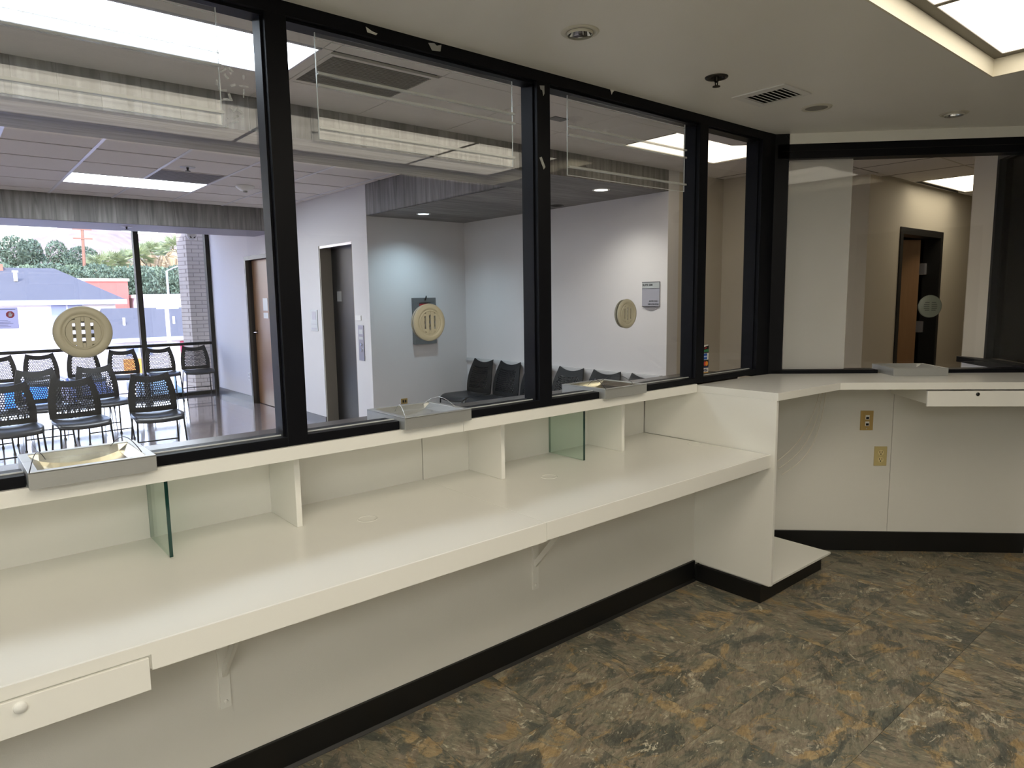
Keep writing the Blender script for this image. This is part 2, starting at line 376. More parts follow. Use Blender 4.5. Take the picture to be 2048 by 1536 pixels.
# light coffers
COFL = lamp_mat('coffer_panel_light', '#fef3de', 1.85, (1, .31, .10, 0))
COFR = lamp_mat('added_rear_coffer_light', '#fffcf2', 4.0, (1, .31, .10, 0))
def coffer(label, X0, X1, Y0, Y1, xs, lm=None):
    cf = thing('light_coffer', label, 'ceiling light', ((X0+X1)/2, (Y0+Y1)/2, 2.43)); zc = 2.503
    MB().box(X0, X1, Y1-.008, Y1, 2.428, 2.6).box(X0, X1, Y0, Y0+.008, 2.428, 2.6).box(X1-.008, X1, Y0, Y1, 2.428, 2.6).box(X0, X0+.008, Y0, Y1, 2.428, 2.6).build('coffer_side', COFFERP, cf)
    for a, b_ in zip(xs[:-1], xs[1:]): MB().box(b_+.012, a-.012, Y0+.05, Y1-.05, zc, zc+.004).build('diffuser_panel', lm or COFL, cf)
    MB().box(X0+.008, X1-.008, Y1-.05, Y1-.008, zc-.004, zc+.02).box(X0+.008, X1-.008, Y0+.008, Y0+.05, zc-.004, zc+.02).build('grid_bar', TBARD, cf)
    for x in xs: MB().box(x-.012, x+.03 if x == xs[0] else x+.012, Y0+.05, Y1-.05, zc-.003, zc+.02).build('grid_bar', TBARD, cf)
coffer('large recessed ceiling coffer with glowing cream panels over the counter side', CX0, CX1, CY0, CY1, [3.47, 2.71, 1.49, .27, -.95, -1.16])
coffer('added unseen glowing ceiling coffer over the rear of the office', -3.4, .1, -2.1, -.7, [.06, -1.1, -2.3, -3.36], COFR)  # added out of view behind the camera to brighten the office

# counter wall under the glass
lw_ = struct('wall_counter', MB().box(-3.6, 3.03, 2.096, 2.46, 0, .70).box(-3.6, 3.73, 2.46, 2.52, 0, 1.03).box(3.044, 3.73, 2.11, 2.46, 0, 1.03), PAINT, 'painted low wall under the long counter', 'wall')
MB().box(-.6, 1.541, 2.440, 2.46, .70, 1.03).build('back_panel', WHITE, lw_)
MB().box(1.545, 3.02, 2.440, 2.46, .70, 1.03).build('back_panel', WHITE, lw_)
bb = struct('baseboard_counter', MB().box(-3.6, 3.025, 2.084, 2.097, 0, .112).prism([(2.072, 0), (2.084, 0), (2.084, .012)], -3.6, 3.02, 'x'), BASEB, 'black rubber cove base along the low counter wall', 'baseboard', bevel=.002)
# 45-degree wall
L2 = 3.4
def w2box(mb, t0, t1, o0, o1, z0, z1):
    return mb.prism([w2(t0, o0), w2(t1, o0), w2(t1, o1), w2(t0, o1)], z0, z1)
w2w = struct('wall_angled', w2box(MB(), -.05, L2, .001, .12, 0, 1.03), PAINT, 'painted angled low wall below the side window', 'wall')
t_seam = (4.242-3.73)/S2
w2box(MB(), 0.03, t_seam-.0015, -.008, .002, .05, 1.03).build('wall_panel', PAINT, w2w)
w2box(MB(), t_seam+.0015, L2, -.008, .002, .05, 1.03).build('wall_panel', PAINT, w2w)
struct('trim_angled', w2box(MB(), -.02, L2, .0, .12, 2.373, 2.6), CEILP, 'painted strip above the angled window', 'wall')
struct('baseboard_angled', w2box(MB(), 0, L2, -.022, -.008, 0, .118), BASEB, 'black rubber base along the angled wall', 'baseboard', bevel=.002)
struct('wall_office_end', MB().box(6.05, 6.2, -4.2, -.2, 0, 2.6), PAINT, 'office end wall', 'wall')

# ------------------------------------------------------------------ glazed partition (window_1) and angled window (window_2)
trays = [(.289, 0), (1.385, 0), (2.43, 0)]
win1 = thing('window_1', 'long black framed glazed partition above the counter', 'window', (1.5, 2.15, 1.07), kind='structure')
mull = [(-.42, -.355), (.828, .895), (1.917, 1.987), (3.02, 3.092)]
MB().box(-3.6, 3.72, 2.10, 2.20, 2.388, 2.432).build('header', BLACK, win1, bevel=.002)
MB().box(-3.6, 3.72, 2.118, 2.182, 2.380, 2.389).build('glazing_stop', BLACK, win1)
for a, b_ in mull:
    mo = MB().box(a, b_, 2.10, 2.20, 1.074, 2.389).build('mullion', BLACK, win1, bevel=.002)
    MB().box(a-.007, a+.001, 2.122, 2.178, 1.10, 2.385).box(b_-.001, b_+.007, 2.122, 2.178, 1.10, 2.385).build('glazing_stop', BLACK, mo)
MB().prism([(3.61, 2.10), (3.735, 2.095), (3.79, 2.04), (3.86, 2.11), (3.72, 2.25), (3.61, 2.20)], 1.06, 2.431).build('corner_post', BLACK, win1)
MB().box(3.602, 3.611, 2.122, 2.178, 1.10, 2.385).build('glazing_stop', BLACK, win1)
spans = [(-.355, .828, .289), (.895, 1.917, 1.385), (1.987, 3.02, 2.43), (3.092, 3.61, None)]
for a, b_, t in spans:
    cuts = [(a, t-.149), (t+.149, b_)] if t else [(a, b_)]
    for p, q in cuts: MB().box(p, q, 2.10, 2.20, 1.074, 1.104).build('sill', BLACK, win1, bevel=.0015)
    for p, q in cuts: MB().box(p, q, 2.138, 2.142, 1.104, 1.108).build('sill_edge', ACRYE, win1)
    poly = [(a+.004, 1.1045), (t-.152, 1.1045), (t-.152, 1.128), (t+.152, 1.128), (t+.152, 1.1045), (b_-.004, 1.1045), (b_-.004, 2.386), (a+.004, 2.386)] if t else [(a+.004, 1.1045), (b_-.004, 1.1045), (b_-.004, 2.386), (a+.004, 2.386)]
    MB().prism(poly, YG, YG+.008, 'y').build('pane', GLASS, win1)
MB().box(-3.6, -.43, YG, YG+.008, 1.1045, 2.386).build('pane', GLASS, win1)
MB().box(-3.6, -.42, 2.10, 2.20, 1.074, 1.104).build('sill', BLACK, win1)
win2 = thing('window_2', 'black framed angled side window looking into the hall', 'window', (*w2(1.0, .05), 1.07), kind='structure')
T4 = 0.795   # tray position along the angled wall
w2box(MB(), .02, L2, 0, .10, 2.293, 2.373).build('header', BLACK, win2, bevel=.002)
w2box(MB(), .05, L2, -.004, .0, 2.332, 2.335).build('header_groove', DARK, win2)
w2box(MB(), .02, T4-.166, 0, .10, 1.066, 1.088).build('sill', BLACK, win2, bevel=.0015)
w2box(MB(), T4+.166, L2, 0, .10, 1.066, 1.088).build('sill', BLACK, win2, bevel=.0015)
w2box(MB(), .09, L2, .046, .054, 1.126, 2.294).build('pane', GLASS, win2)
w2box(MB(), .09, T4-.17, .046, .054, 1.0885, 1.1258).build('pane', GLASS, win2)
w2box(MB(), T4+.17, L2, .046, .054, 1.0885, 1.1258).build('pane', GLASS, win2)

HAZE = glass('painted_haze', (0.97, 0.97, 0.96), 0.4, veil=0.29)  # bright veil on the glass, painted in as a pale diffuse sheet
tf = (4.05-3.73)/S2
haze = thing('painted_haze_sheet', 'painted bright haze on the left part of the angled window', 'haze', (*w2(.28, .044), 1.09))
w2box(MB(), .10, tf, .0435, .0450, 1.0895, 2.292).build('sheet', HAZE, haze)

# ------------------------------------------------------------------ counters
ld = thing('transaction_ledge', 'white laminate ledge running under the glazed partition', 'ledge', (1.2, 2.14, 1.03))
MB().box(-.6, 1.5075, 2.088, 2.21, 1.030, 1.0735).build('ledge_board', WHITE, ld, bevel=.001)
MB().box(1.5085, 3.019, 2.088, 2.21, 1.030, 1.0735).build('ledge_board', WHITE, ld, bevel=.001)
MB().box(-3.5, 3.60, 2.211, 2.44, 1.032, 1.0735).build('outer_shelf', SHELF, ld, bevel=.001)
MB().box(-.6, 3.019, 2.21, 2.44, 1.0295, 1.0318).build('under_board', WHITE, ld)
def grommet(x, y, z, parent):
    MB().lathe([(.030, -.004), (.0305, .0012), (.036, .0012), (.037, 0), (.037, -.003)], 28, 'z', (x, y, z)).build('grommet_ring', WHITE2, parent, smooth=True)
    MB().lathe([(.0005, -.001), (.0302, -.001)], 28, 'z', (x, y, z-.0002)).build('grommet_hole', mat('grommet_cap', '#a8a496', 0.5), parent)
def bracket(x, zt, parent):
    b = MB().box(x-.016, x+.016, 2.088, 2.096, .29, zt).box(x-.016, x+.016, 1.80, 2.096, zt-.006, zt).build('bracket', WHITE, parent)
    MB().bar((x, 2.092, .40), (x, 1.84, zt-.006), .022, .012, (1, 0, 0)).build('brace', WHITE, b)
    MB().lathe([(.0001, -.004), (.006, -.003), (.007, 0)], 12, 'y', (x, 2.088, .31)).build('screw', WHITE, b)
dk = thing('desk_section', 'longer white laminate desk top on the left with a drawer', 'desk', (.6, 1.95, .70))
zd = .766
MB().box(-.6, 1.5435, 1.672, 2.440, .70, zd).build('worktop', WHITE2, dk, bevel=.0012)
MB().box(.309, 1.5435, 1.664, 1.6725, .70, zd).box(-.6, .309, 1.664, 1.6725, .738, zd).build('front_edge', WHITE, dk)
grommet(1.107, 2.124, zd, dk)
dr = MB().box(-.5, .303, 1.660, 1.675, .656, .733).box(-.49, .293, 1.675, 2.05, .66, .699).build('drawer', WHITE, dk, bevel=.001)
MB().lathe([(.0001, -.006), (.011, -.006), (.0125, -.003), (.0125, 0)], 24, 'y', (.062, 1.660, .715)).build('lock', WHITEM, dr, smooth=True)
bracket(.581, .699, dk)
MB().box(.37, .45, 1.86, 1.94, .672, .699).box(.40, .41, 1.88, 1.90, .62, .672).box(.44, .455, 1.84, 1.90, .685, .699).build('latch', DARKM, dk)
dk2 = thing('desk_section', 'shorter white laminate desk top on the right by the corner panel', 'desk', (2.3, 1.95, .70))
MB().box(1.5450, 3.019, 1.672, 2.440, .70, zd).build('worktop', WHITE2, dk2, bevel=.0012)
MB().box(1.5450, 3.019, 1.664, 1.6725, .703, zd).build('front_edge', WHITE, dk2)
grommet(1.967, 2.103, zd, dk2); grommet(2.993-.03, 2.037+.02, zd, dk2)
bracket(1.872, .699, dk2)
for x, lab in ((.894, 'white laminate divider nearest the thick black post'), (1.797, 'middle white laminate divider, just right of the back panel seam'), (2.570, 'white laminate divider nearest the corner counter')):
    d = tag(MB().box(x-.010, x+.010, 2.205, 2.439, zd+.0005, 1.0293).build('divider_panel', WHITE, bevel=.001), lab, 'divider', 'white dividers under the ledge')
for x, lab in ((.486, 'clear glass divider with teal edge under the left steel tray'), (2.288, 'clear glass divider in the middle of the right desk')):
    g = thing('glass_divider', lab, 'divider', (x, 2.32, zd), group='glass dividers under the ledge')
    MB().box(x-.005, x+.005, 2.2035, 2.438, zd+.001, 1.0285).build('pane', GLASSG, g)
    MB().box(x-.005, x+.005, 2.2005, 2.2034, zd+.001, 1.0285).build('polished_edge', TEAL, g)
    MB().box(x-.006, x+.006, 2.4381, 2.4392, zd+.001, 1.0285).build('silicone_joint', mat('silicone', '#9aa39a', .4), g)
# corner counter
cc = thing('corner_counter', 'white corner counter with end panel and open base shelf', 'counter', (3.4, 1.9, 0))
zt = 1.067
dx = S2*.455
pA = (3.024, 1.640); pB = (3.60, 1.610)
fr = lambda t: (pB[0] + t*S2, pB[1] - t*S2)
poly = [pA, pB, fr(2.2), (fr(2.2)[0]+.45*S2, fr(2.2)[1]+.45*S2), w2(.02, -.002), (3.60, 2.099), (3.024, 2.099)]
MB().prism(poly, 1.030, zt).build('counter_top', WHITE2, cc, bevel=.001)
MB().prism([(1.646, .105), (2.0835, .105), (2.0835, .113), (2.0955, .113), (2.0955, zd+.0005), (2.439, zd+.0005), (2.439, 1.0298), (1.646, 1.0298)], 3.024, 3.043, 'x').build('end_panel', WHITE, cc, bevel=.0015)
MB().box(3.0435, 3.70, 1.665, 2.07, .092, .104).build('base_shelf', WHITE, cc, bevel=.001)
MB().box(3.0245, 3.665, 1.700, 2.0835, .001, .0915).build('toe_kick', BASEB, cc, bevel=.001)
MB().box(3.05, 3.10, 1.70, 1.72, .95, 1.0297).box(3.05, 3.28, 1.75, 1.77, 1.00, 1.0297).build('support_cleat', WHITE, cc)
# counter drawer under the angled counter
dw = thing('counter_drawer', 'white drawer with small black lock under the angled counter', 'drawer', (*w2(1.2, -.3), .94), R(-45))
mbd = MB()
t0 = ((3.903-3.73)*S2 - (1.297-2.10)*S2)
o0 = ((3.903-3.73)*S2 + (1.297-2.10)*S2)
w2box(mbd, t0, t0+.62, o0, o0+.012, .942, 1.0222).build('drawer_front', WHITE, None, bevel=.001)
DF = bpy.data.objects['drawer_front']
w2box(MB(), t0+.012, t0+.60, o0+.012, -.01, .952, 1.0222).build('drawer_box', WHITE)
DB = bpy.data.objects['drawer_box']
MBl = MB(); MBl.lathe([(.0001, -.004), (.008, -.004), (.0095, -.001), (.0095, 0)], 20, 'y', (0, 0, 0))
LK = MBl.build('lock', BLKW, None, smooth=True)
dw.rotation_euler = (0, 0, 0)
for o_ in (DF, DB): o_.parent = dw; o_.location = -Vector(dw.location)
LK.parent = DF; lp = w2(t0 + .247, o0 - .0002); LK.location = (lp[0], lp[1], 1.006); LK.rotation_euler = (0, 0, R(-45))

# ------------------------------------------------------------------ deal trays
def make_tray(name, label, loc, rz, inner, wires):
    t = thing(name, label, 'tray', loc, rz, 'steel deal trays under the glass')
    w, d, h = .146, .140, .043           # half width, half depth, height ; origin at bottom centre
    b = MB()
    b.box(-w, w, -d, -d+.004, 0, h).box(-w, w, d-.004, d, 0, h).box(-w, -w+.004, -d+.004, d-.004, 0, h).box(w-.004, w, -d+.004, d-.004, 0, h)
    ix, iy = w-.022, d-.020
    for (x0, x1, y0, y1) in ((-w, w, -d, -iy), (-w, w, iy, d), (-w, -ix, -iy, iy), (ix, w, -iy, iy)):
        b.box(x0, x1, y0, y1, h-.003, h+.001)
    b.build('tray_body', STEEL, t, world=False, bevel=.0008)
    sc = MB(); n = 10; pts = []
    for i in range(n+1):
        a = -1 + 2*i/n; pts.append((a*ix, h-.002 - .036*(1-a*a)**.6 if abs(a) < 1 else h-.002))
    for (xa, za), (xb, zb) in zip(pts[:-1], pts[1:]):
        sc.quad((xa, -iy*.96, za), (xb, -iy*.96, zb), (xb, iy*.96, zb), (xa, iy*.96, za))
    for sy in (-1, 1):
        for (xa, za), (xb, zb) in zip(pts[:-1], pts[1:]):
            sc.quad((xa, sy*iy, h-.002), (xb, sy*iy, h-.002), (xb, sy*iy*.96, zb), (xa, sy*iy*.96, za))
    sc.build('scoop', inner, t, world=False, smooth=True)
    if wires:
        for (x, y, rr, a0) in ((-.118, -.06, .045, 0), (.10, .01, .05, 1)):
            pp = [(x + (i/10-.5)*.05, y + (i/10-.5)*.16*(1 if a0 == 0 else -1), h + .036*math.sin(math.pi*i/10)) for i in range(11)]
            MB().tube(pp, .0012, 6).build('wire', WIREM if wires == 1 else BLKW, t, world=False, smooth=True)
    return t
make_tray('deal_tray', 'stainless steel deal tray at the far left of the counter', (.289, 2.192, 1.0745), 0, STEELI, 2)
make_tray('deal_tray', 'steel deal tray in the middle pane, right of the thick post', (1.385, 2.205, 1.0745), 0, STEEL, 1)
make_tray('deal_tray', 'steel deal tray in the third pane near the corner counter', (2.43, 2.205, 1.0745), 0, STEELI, 2)
tp = w2(T4, -.01)
make_tray('deal_tray', 'steel deal tray on the angled counter under the slotted disc', (tp[0], tp[1], 1.0675), R(-45), STEEL, 0)

# ------------------------------------------------------------------ speak-through grilles
def chord_poly(x0, x1, r, n=5):
    top = [(x0+(x1-x0)*i/n, math.sqrt(max(1e-9, r*r-(x0+(x1-x0)*i/n)**2))) for i in range(n+1)]
    return top + [(x, -z) for x, z in reversed(top)]
def make_grille(label, x, z, y=YG, s=1.0):
    g = thing('speak_through_grille', label, 'grille', (x, y-.0005, z), 0, 'round speak-through grilles')
    MB().lathe([(.0405, -.004), (.0425, -.009), (.0445, -.009), (.046, -.006), (.049, -.006), (.051, -.009), (.055, -.0105), (.066, -.006), (.0695, -.002), (.0695, 0), (.0405, 0)], 48, 'y', closed=True).build('flange', BEIGE, g, world=False, smooth=True)
    bars = MB()
    for a, b_ in ((-.0404, -.0245), (-.0175, -.0042), (.0042, .0175), (.0245, .0404)): bars.prism(chord_poly(a, b_, .0412), -.0075, -.001, 'y')
    for sx in (-.021, 0, .021):
        zz = .029 if sx == 0 else .024
        hh = math.sqrt(.0412**2-(abs(sx)+.0035)**2)
        for sg in (-1, 1): bars.box(sx-.0036, sx+.0036, -.0072, -.001, min(sg*zz, sg*hh), max(sg*zz, sg*hh))
    bars.build('slotted_centre', BEIGE, g, world=False)
    bk = MB().lathe([(.040, .010), (.066, .010), (.067, .018), (.040, .018)], 40, 'y', closed=True)
    for zz in (-.030, -.0105, .0105, .030): bk.box(-.040, .040, .012, .017, zz-.0055, zz+.0055)
    bk.build('rear_plate', mat('dark_beige_plastic', '#8d8878', .5), g, world=False)
    return g
make_grille('beige round grille in the leftmost pane, in front of the street view', .303, 1.46)
make_grille('beige round grille in front of the fire extinguisher cabinet', 1.407, 1.448)
make_grille('beige round grille left of the suite number sign', 2.525, 1.451)
gp = w2((4.366-3.73)*S2*2 + .018, .0455)
g4 = thing('speak_through_grille', 'grey green disc with horizontal slits on the angled window', 'grille', (gp[0]+.0, gp[1], 1.45), R(-45), 'round speak-through grilles')
MB().lathe([(.0001, -.008), (.060, -.008), (.0645, -.005), (.065, 0)], 48, 'y').build('disc', GREENG, g4, world=False, smooth=True)
sl = MB()
for k, zz in enumerate((.022, .011, 0, -.011, -.022)):
    L = (.030, .036, .037, .036, .030)[k]
    for sg in (-1, 1): sl.box(min(sg*.006, sg*L), max(sg*.006, sg*L), -.0088, -.0078, zz-.0013, zz+.0013)
sl.build('slit', DARK, g4, world=False)

# ------------------------------------------------------------------ clear acrylic sheets with rails
def make_acrylic(label, x0, x1):
    a = thing('acrylic_sign_holder', label, 'sign holder', ((x0+x1)/2, 2.128, 2.048), 0, 'acrylic sheets hung on the glass')
    MB().box(x0, x1, 2.127, 2.130, 2.049, 2.372).build('sheet', ACRYL, a)
    MB().box(x0-.001, x0+.0012, 2.1262, 2.1308, 2.049, 2.372).box(x1-.0012, x1+.001, 2.1262, 2.1308, 2.049, 2.372).box(x0, x1, 2.1262, 2.1308, 2.0475, 2.0495).build('edge', ACRYE, a)
    for z in (2.246, 2.210, 2.080):
        MB().box(x0, x1+.004, 2.116, 2.1265, z-.002, z+.001).box(x0, x1+.004, 2.115, 2.117, z-.002, z+.006).build('rail', ACRYR, a)
    MB().box(x0, x1, 2.125, 2.1268, 2.352, 2.3545).build('rail', ACRYR, a)
    return a
make_acrylic('clear acrylic sheet with rails in the leftmost pane', -.14, .697)
make_acrylic('clear acrylic sheet with rails in the second pane, below the torn tape', .997, 1.809)
make_acrylic('clear acrylic sheet with rails in the third pane from the left', 2.112, 2.93)
# tape scraps and glue smears
def scrap(label, pts, y, m=TAPE, axis='y', cat='tape'):
    o = tag(MB().prism(pts, y-.0012, y, axis).build('tape_scrap', m), label, cat, 'tape remnants on the frame'); return o
scrap('torn white tape scrap on the header above the second pane', [(1.163, 2.418), (1.168, 2.402), (1.20, 2.400), (1.205, 2.406), (1.185, 2.409)], 2.0995, mat('white_tape', '#d5d3cc', .6))
scrap('crumpled clear tape on the header right of the white scrap', [(1.405, 2.420), (1.42, 2.398), (1.455, 2.402), (1.46, 2.425), (1.44, 2.418), (1.43, 2.424)], 2.0995)
scrap('clear tape near the top of the second post', [(1.93, 2.372), (1.955, 2.376), (1.955, 2.345), (1.949, 2.335), (1.944, 2.356), (1.934, 2.358)], 2.0995)
scrap('clear tape strip halfway up the second post', [(1.925, 2.093), (1.937, 2.098), (1.957, 2.060), (1.948, 2.050), (1.938, 2.068)], 2.0995)
scrap('small paint chip on the header above the third pane', [(2.345, 2.432), (2.375, 2.430), (2.362, 2.420), (2.357, 2.410), (2.352, 2.422)], 2.0995, mat('white_tape', '#d5d3cc', .6))
sm_o = MB()
for k in range(26):
    x = .715 + random.random()*.06 - .012*(k % 3); z = 2.24 - .0075*k + random.uniform(-.01, .01)
    a = random.uniform(0, 3.14); L = random.uniform(.004, .016); wd = random.uniform(.0015, .004)
    c, s_ = math.cos(a), math.sin(a)
    sm_o.prism([(x-c*L-s_*wd, z-s_*L+c*wd), (x+c*L-s_*wd, z+s_*L+c*wd), (x+c*L+s_*wd, z+s_*L-c*wd), (x-c*L+s_*wd, z-s_*L-c*wd)], YG-.0012, YG-.0004, 'y')
tag(sm_o.build('glue_smear', SMEAR), 'whitish glue smears on the glass right of the first acrylic sheet', 'smear', kind='stuff')

# card decal on the narrow pane
dc = thing('card_decal', 'strip of payment card logos on the narrow pane', 'sticker', (3.181, YG-.0006, 1.112))
dw_, dz0 = .052, 1.112
DX0, DX1 = 3.156, 3.206
MB().box(DX0, DX1, YG-.0012, YG-.0004, dz0, 1.268).build('backing', mat('decal_black', '#15120f', .4), dc)
BLUE = mat('decal_blue', '#1f4e9c', .4); WHD = mat('decal_white', '#d8d5cc', .4); ORG = mat('decal_orange', '#e08a2a', .4); RDD = mat('decal_red', '#b8352a', .4)
GRN = mat('decal_green', '#2f7a4a', .4); GLD = mat('decal_gold', '#b98a3a', .4)
MB().box(DX0+.002, DX1-.002, YG-.0016, YG-.001, 1.115, 1.147).build('white_card', WHD, dc)
MB().box(DX0+.002, DX1-.002, YG-.0019, YG-.0015, 1.141, 1.147).build('blue_band', mat('decal_navy', '#1b2a63', .4), dc)
MB().box(DX0+.002, DX1-.002, YG-.0019, YG-.0015, 1.113, 1.118).build('gold_band', GLD, dc)
text_part('lettering', 'VISA', .019, mat('decal_navy', '#1b2a63', .4), dc, (DX0+.003-3.181, -.0014, 1.1225-1.112), (R(90), 0, 0), bold=.0006)
for cx, mm in ((DX0+.017, RDD), (DX0+.032, ORG)):
    MB().lathe([(.0001, YG-.0019), (.0125, YG-.0019), (.0125, YG-.0012)], 24, 'y', (cx, 0 if mm is RDD else -.0003, 1.165)).build('circle', mm, dc)
MB().box(DX0+.002, DX1-.002, YG-.0016, YG-.001, 1.185, 1.222).build('white_card', WHD, dc)
MB().box(DX0+.003, DX1-.014, YG-.0019, YG-.0015, 1.187, 1.220).build('blue_card', BLUE, dc)
MB().box(DX0+.006, DX1-.018, YG-.0022, YG-.0018, 1.200, 1.207).build('pale_lettering', mat('decal_pale', '#9fb6dc', .4), dc)
MB().prism([(DX0+.002, 1.228), (DX1-.002, 1.228), (DX1-.002, 1.244), (DX0+.002, 1.238)], YG-.0016, YG-.001, 'y').build('green_card', GRN, dc)
MB().prism([(DX0+.002, 1.256), (DX1-.004, 1.262), (DX1-.004, 1.267), (DX0+.002, 1.267)], YG-.0016, YG-.001, 'y').build('white_card', WHD, dc)
MB().prism([(DX0+.012, 1.246), (DX0+.030, 1.249), (DX0+.030, 1.254), (DX0+.012, 1.251)], YG-.0016, YG-.001, 'y').build('red_mark', RDD, dc)

# ------------------------------------------------------------------ outlets and cables on the angled wall
def w2thing(name, label, cat, px, py, z, group=None):
    t = (px-3.73)*S2 - (py-2.10)*S2; p = w2(t, -.0085)
    return thing(name, label, cat, (p[0], p[1], z), R(-45), group)
o1 = w2thing('data_outlet', 'tan wall plate with two square data jacks', 'outlet', 4.137, 1.693, .79)
MB().box(-.036, .036, -.006, 0, -.058, .058).build('plate', TAN, o1, world=False, bevel=.002)
for z in (.018, -.020):
    j = MB().box(-.009, .013, -.009, -.006, z-.012, z+.014).build('jack', WHITEM, o1, world=False)
    MB().box(-.006, .010, -.0098, -.0088, z-.009, z+.004).build('port', DARK, j, world=False)
MB().lathe([(.0001, -.0075), (.003, -.007), (.0035, -.006)], 10, 'y', (0, 0, -.048)).build('screw', STEEL, o1, world=False)
o2 = w2thing('power_outlet', 'ivory duplex power outlet below the data plate', 'outlet', 4.199, 1.631, .577)
MB().box(-.036, .036, -.006, 0, -.058, .058).build('plate', IVORY, o2, world=False, bevel=.002)
for z in (.021, -.021):
    s = MB().lathe([(.0001, -.0085), (.0165, -.0085), (.0172, -.006)], 24, 'y', (0, 0, z)).build('socket', mat('ivory_socket', '#d8c892', .4), o2, world=False)
    MB().box(-.0085, -.0055, -.0092, -.0084, z+.000, z+.009).box(.0055, .0085, -.0092, -.0084, z, z+.009).box(-.003, .003, -.0092, -.0084, z-.011, z-.005).build('slot', DARK, s, world=False)
for k, (a, lab) in enumerate(((0, 'thin grey cable nearest the end panel under the corner counter'), (1, 'middle thin grey cable hanging under the corner counter'), (2, 'longest thin grey cable drooping under the corner counter'))):
    s0 = Vector((3.86+.02*a, 1.83-.005*a, 1.029)); e = Vector((3.46, 1.88-.02*a, .555+.03*(2-a)))
    pts = []
    for i in range(15):
        t = i/14; p = s0.lerp(e, t); p.z = s0.z + (e.z-s0.z)*(t**.85) - .05*math.sin(math.pi*t)*(1+.35*a); p.x += (.06+.02*a)*math.sin(math.pi*t); pts.append(p)
    tag(MB().tube(pts, .0028, 6).build('cable', CABLE, smooth=True), lab, 'cable', 'cables under the corner counter')

# ------------------------------------------------------------------ office ceiling fittings
def downlight(label, x, y, z, r, ap, rim=WHITEM):
    d = thing('downlight', label, 'downlight', (x, y, z), 0, 'recessed downlights')
    MB().lathe([(ap, -.001), (ap+.003, -.004), (r-.004, -.004), (r, -.0003)], 40, 'z').build('trim_ring', rim, d, world=False, smooth=True)
    MB().lathe([(ap, -.001), (ap*.92, -.012)], 40, 'z').build('lip', rim, d, world=False, smooth=True)
    return d
# the cans rise into the round holes cut in the plaster
for lab, x, y in (('recessed downlight with chrome reflector above the second pane', 1.773, 1.723), ('recessed downlight with chrome reflector near the angled window', 4.056, 1.307)):
    d = downlight(lab, x, y, 2.4298, .066, .046, mat('cream_trim', '#cfccbd', .35))
    MB().lathe([(.046, -.004), (.045, .0), (.037, .045), (.028, .07), (.0005, .072)], 40, 'z').build('reflector', CHROME, d, world=False, smooth=True)
sp = thing('sprinkler_head', 'dark fire sprinkler with round escutcheon in the office ceiling', 'sprinkler', (2.572, 1.715, 2.4298))
MB().lathe([(.024, .0), (.024, -.003), (.044, -.005), (.047, -.002), (.047, 0)], 36, 'z').build('escutcheon', DARKM, sp, world=False, smooth=True)
MB().lathe([(.0005, -.0012), (.0245, -.0012)], 24, 'z').build('recess', DARK, sp, world=False)
MB().lathe([(.011, -.001), (.009, -.018), (.004, -.022)], 16, 'z').bar((-.010, 0, -.01), (-.006, 0, -.036), .003, .004).bar((.010, 0, -.01), (.006, 0, -.036), .003, .004).build('yoke', DARKM, sp, world=False)
MB().lathe([(.0005, -.036), (.015, -.036), (.016, -.039), (.0005, -.040)], 16, 'z').build('deflector', DARKM, sp, world=False)
vt = thing('air_vent', 'small white slatted air vent in the office ceiling', 'vent', (3.0, 1.71, 2.4298))
for (x0, x1, y0, y1) in ((2.878, 3.118, 1.80, 1.838), (2.878, 3.118, 1.582, 1.612), (2.878, 2.925, 1.612, 1.80), (3.092, 3.118, 1.612, 1.80)):
    MB().box(x0, x1, y0, y1, 2.4235, 2.4296).build('frame', WHITEM, vt, bevel=.001)
MB().box(2.925, 3.092, 1.612, 1.80, 2.4290, 2.4296).build('duct', DARK, vt)
for k in range(8):
    y = 1.624 + k*.0235
    MB().bar((2.926, y, 2.4235), (3.091, y, 2.4235), .012, .0018, (0, -.4, 1)).build('slat', WHITEM, vt)
spk = thing('ceiling_speaker', 'flush round cover plate in the office ceiling beside the vent', 'cover plate', (3.372, 1.684, 2.4298))
MB().lathe([(.050, -.002), (.055, -.006), (.069, -.004), (.071, 0)], 40, 'z').build('rim', mat('cream_trim', '#cfccbd', .35), spk, world=False, smooth=True)
MB().lathe([(.0005, -.003), (.051, -.003)], 40, 'z').build('cover', mat('cover_grey', '#86847a', .5), spk, world=False)

# ------------------------------------------------------------------ waiting room shell
XW, YA, XA, YS = 3.60, 6.65, 4.88, 3.70     # door wall, alcove back wall, alcove side wall, wood soffit front
ZN, ZF, ZS, ZB = 2.59, 2.74, 2.416, 2.45    # near ceiling, far ceiling, alcove soffit, far beam
# door wall with the two openings (faces -X)
dwl = MB()
for y0, y1, z0, z1 in ((YA+.15, 7.0, 0, 3.0), (7.0, 7.86, 2.18, 3.0), (7.86, 9.46, 0, 3.0), (9.46, 10.41, 2.185, 3.0), (10.41, 12.1, 0, 3.0)):
    dwl.box(XW, XW+.30, y0, y1, z0, z1)
struct('wall_elevator', dwl, PAINTW, 'pale wall of the waiting room with the elevator and a wood door', 'wall')
struct('wall_elevator_back', MB().box(XW+.30, XW+.36, 6.9, 10.6, 0, 3.0), DARK, 'dark shaft behind the elevator', 'wall')
struct('wall_alcove_back', MB().box(XW, XA+.02, YA, YA+.15, 0, 3.0), PAINTW, 'alcove wall with the fire extinguisher cabinet', 'wall')
struct('wall_alcove_side', MB().box(XA, XA+.15, YS+.0, YA, 0, 3.0), PAINTW, 'alcove side wall behind the row of chairs', 'wall')
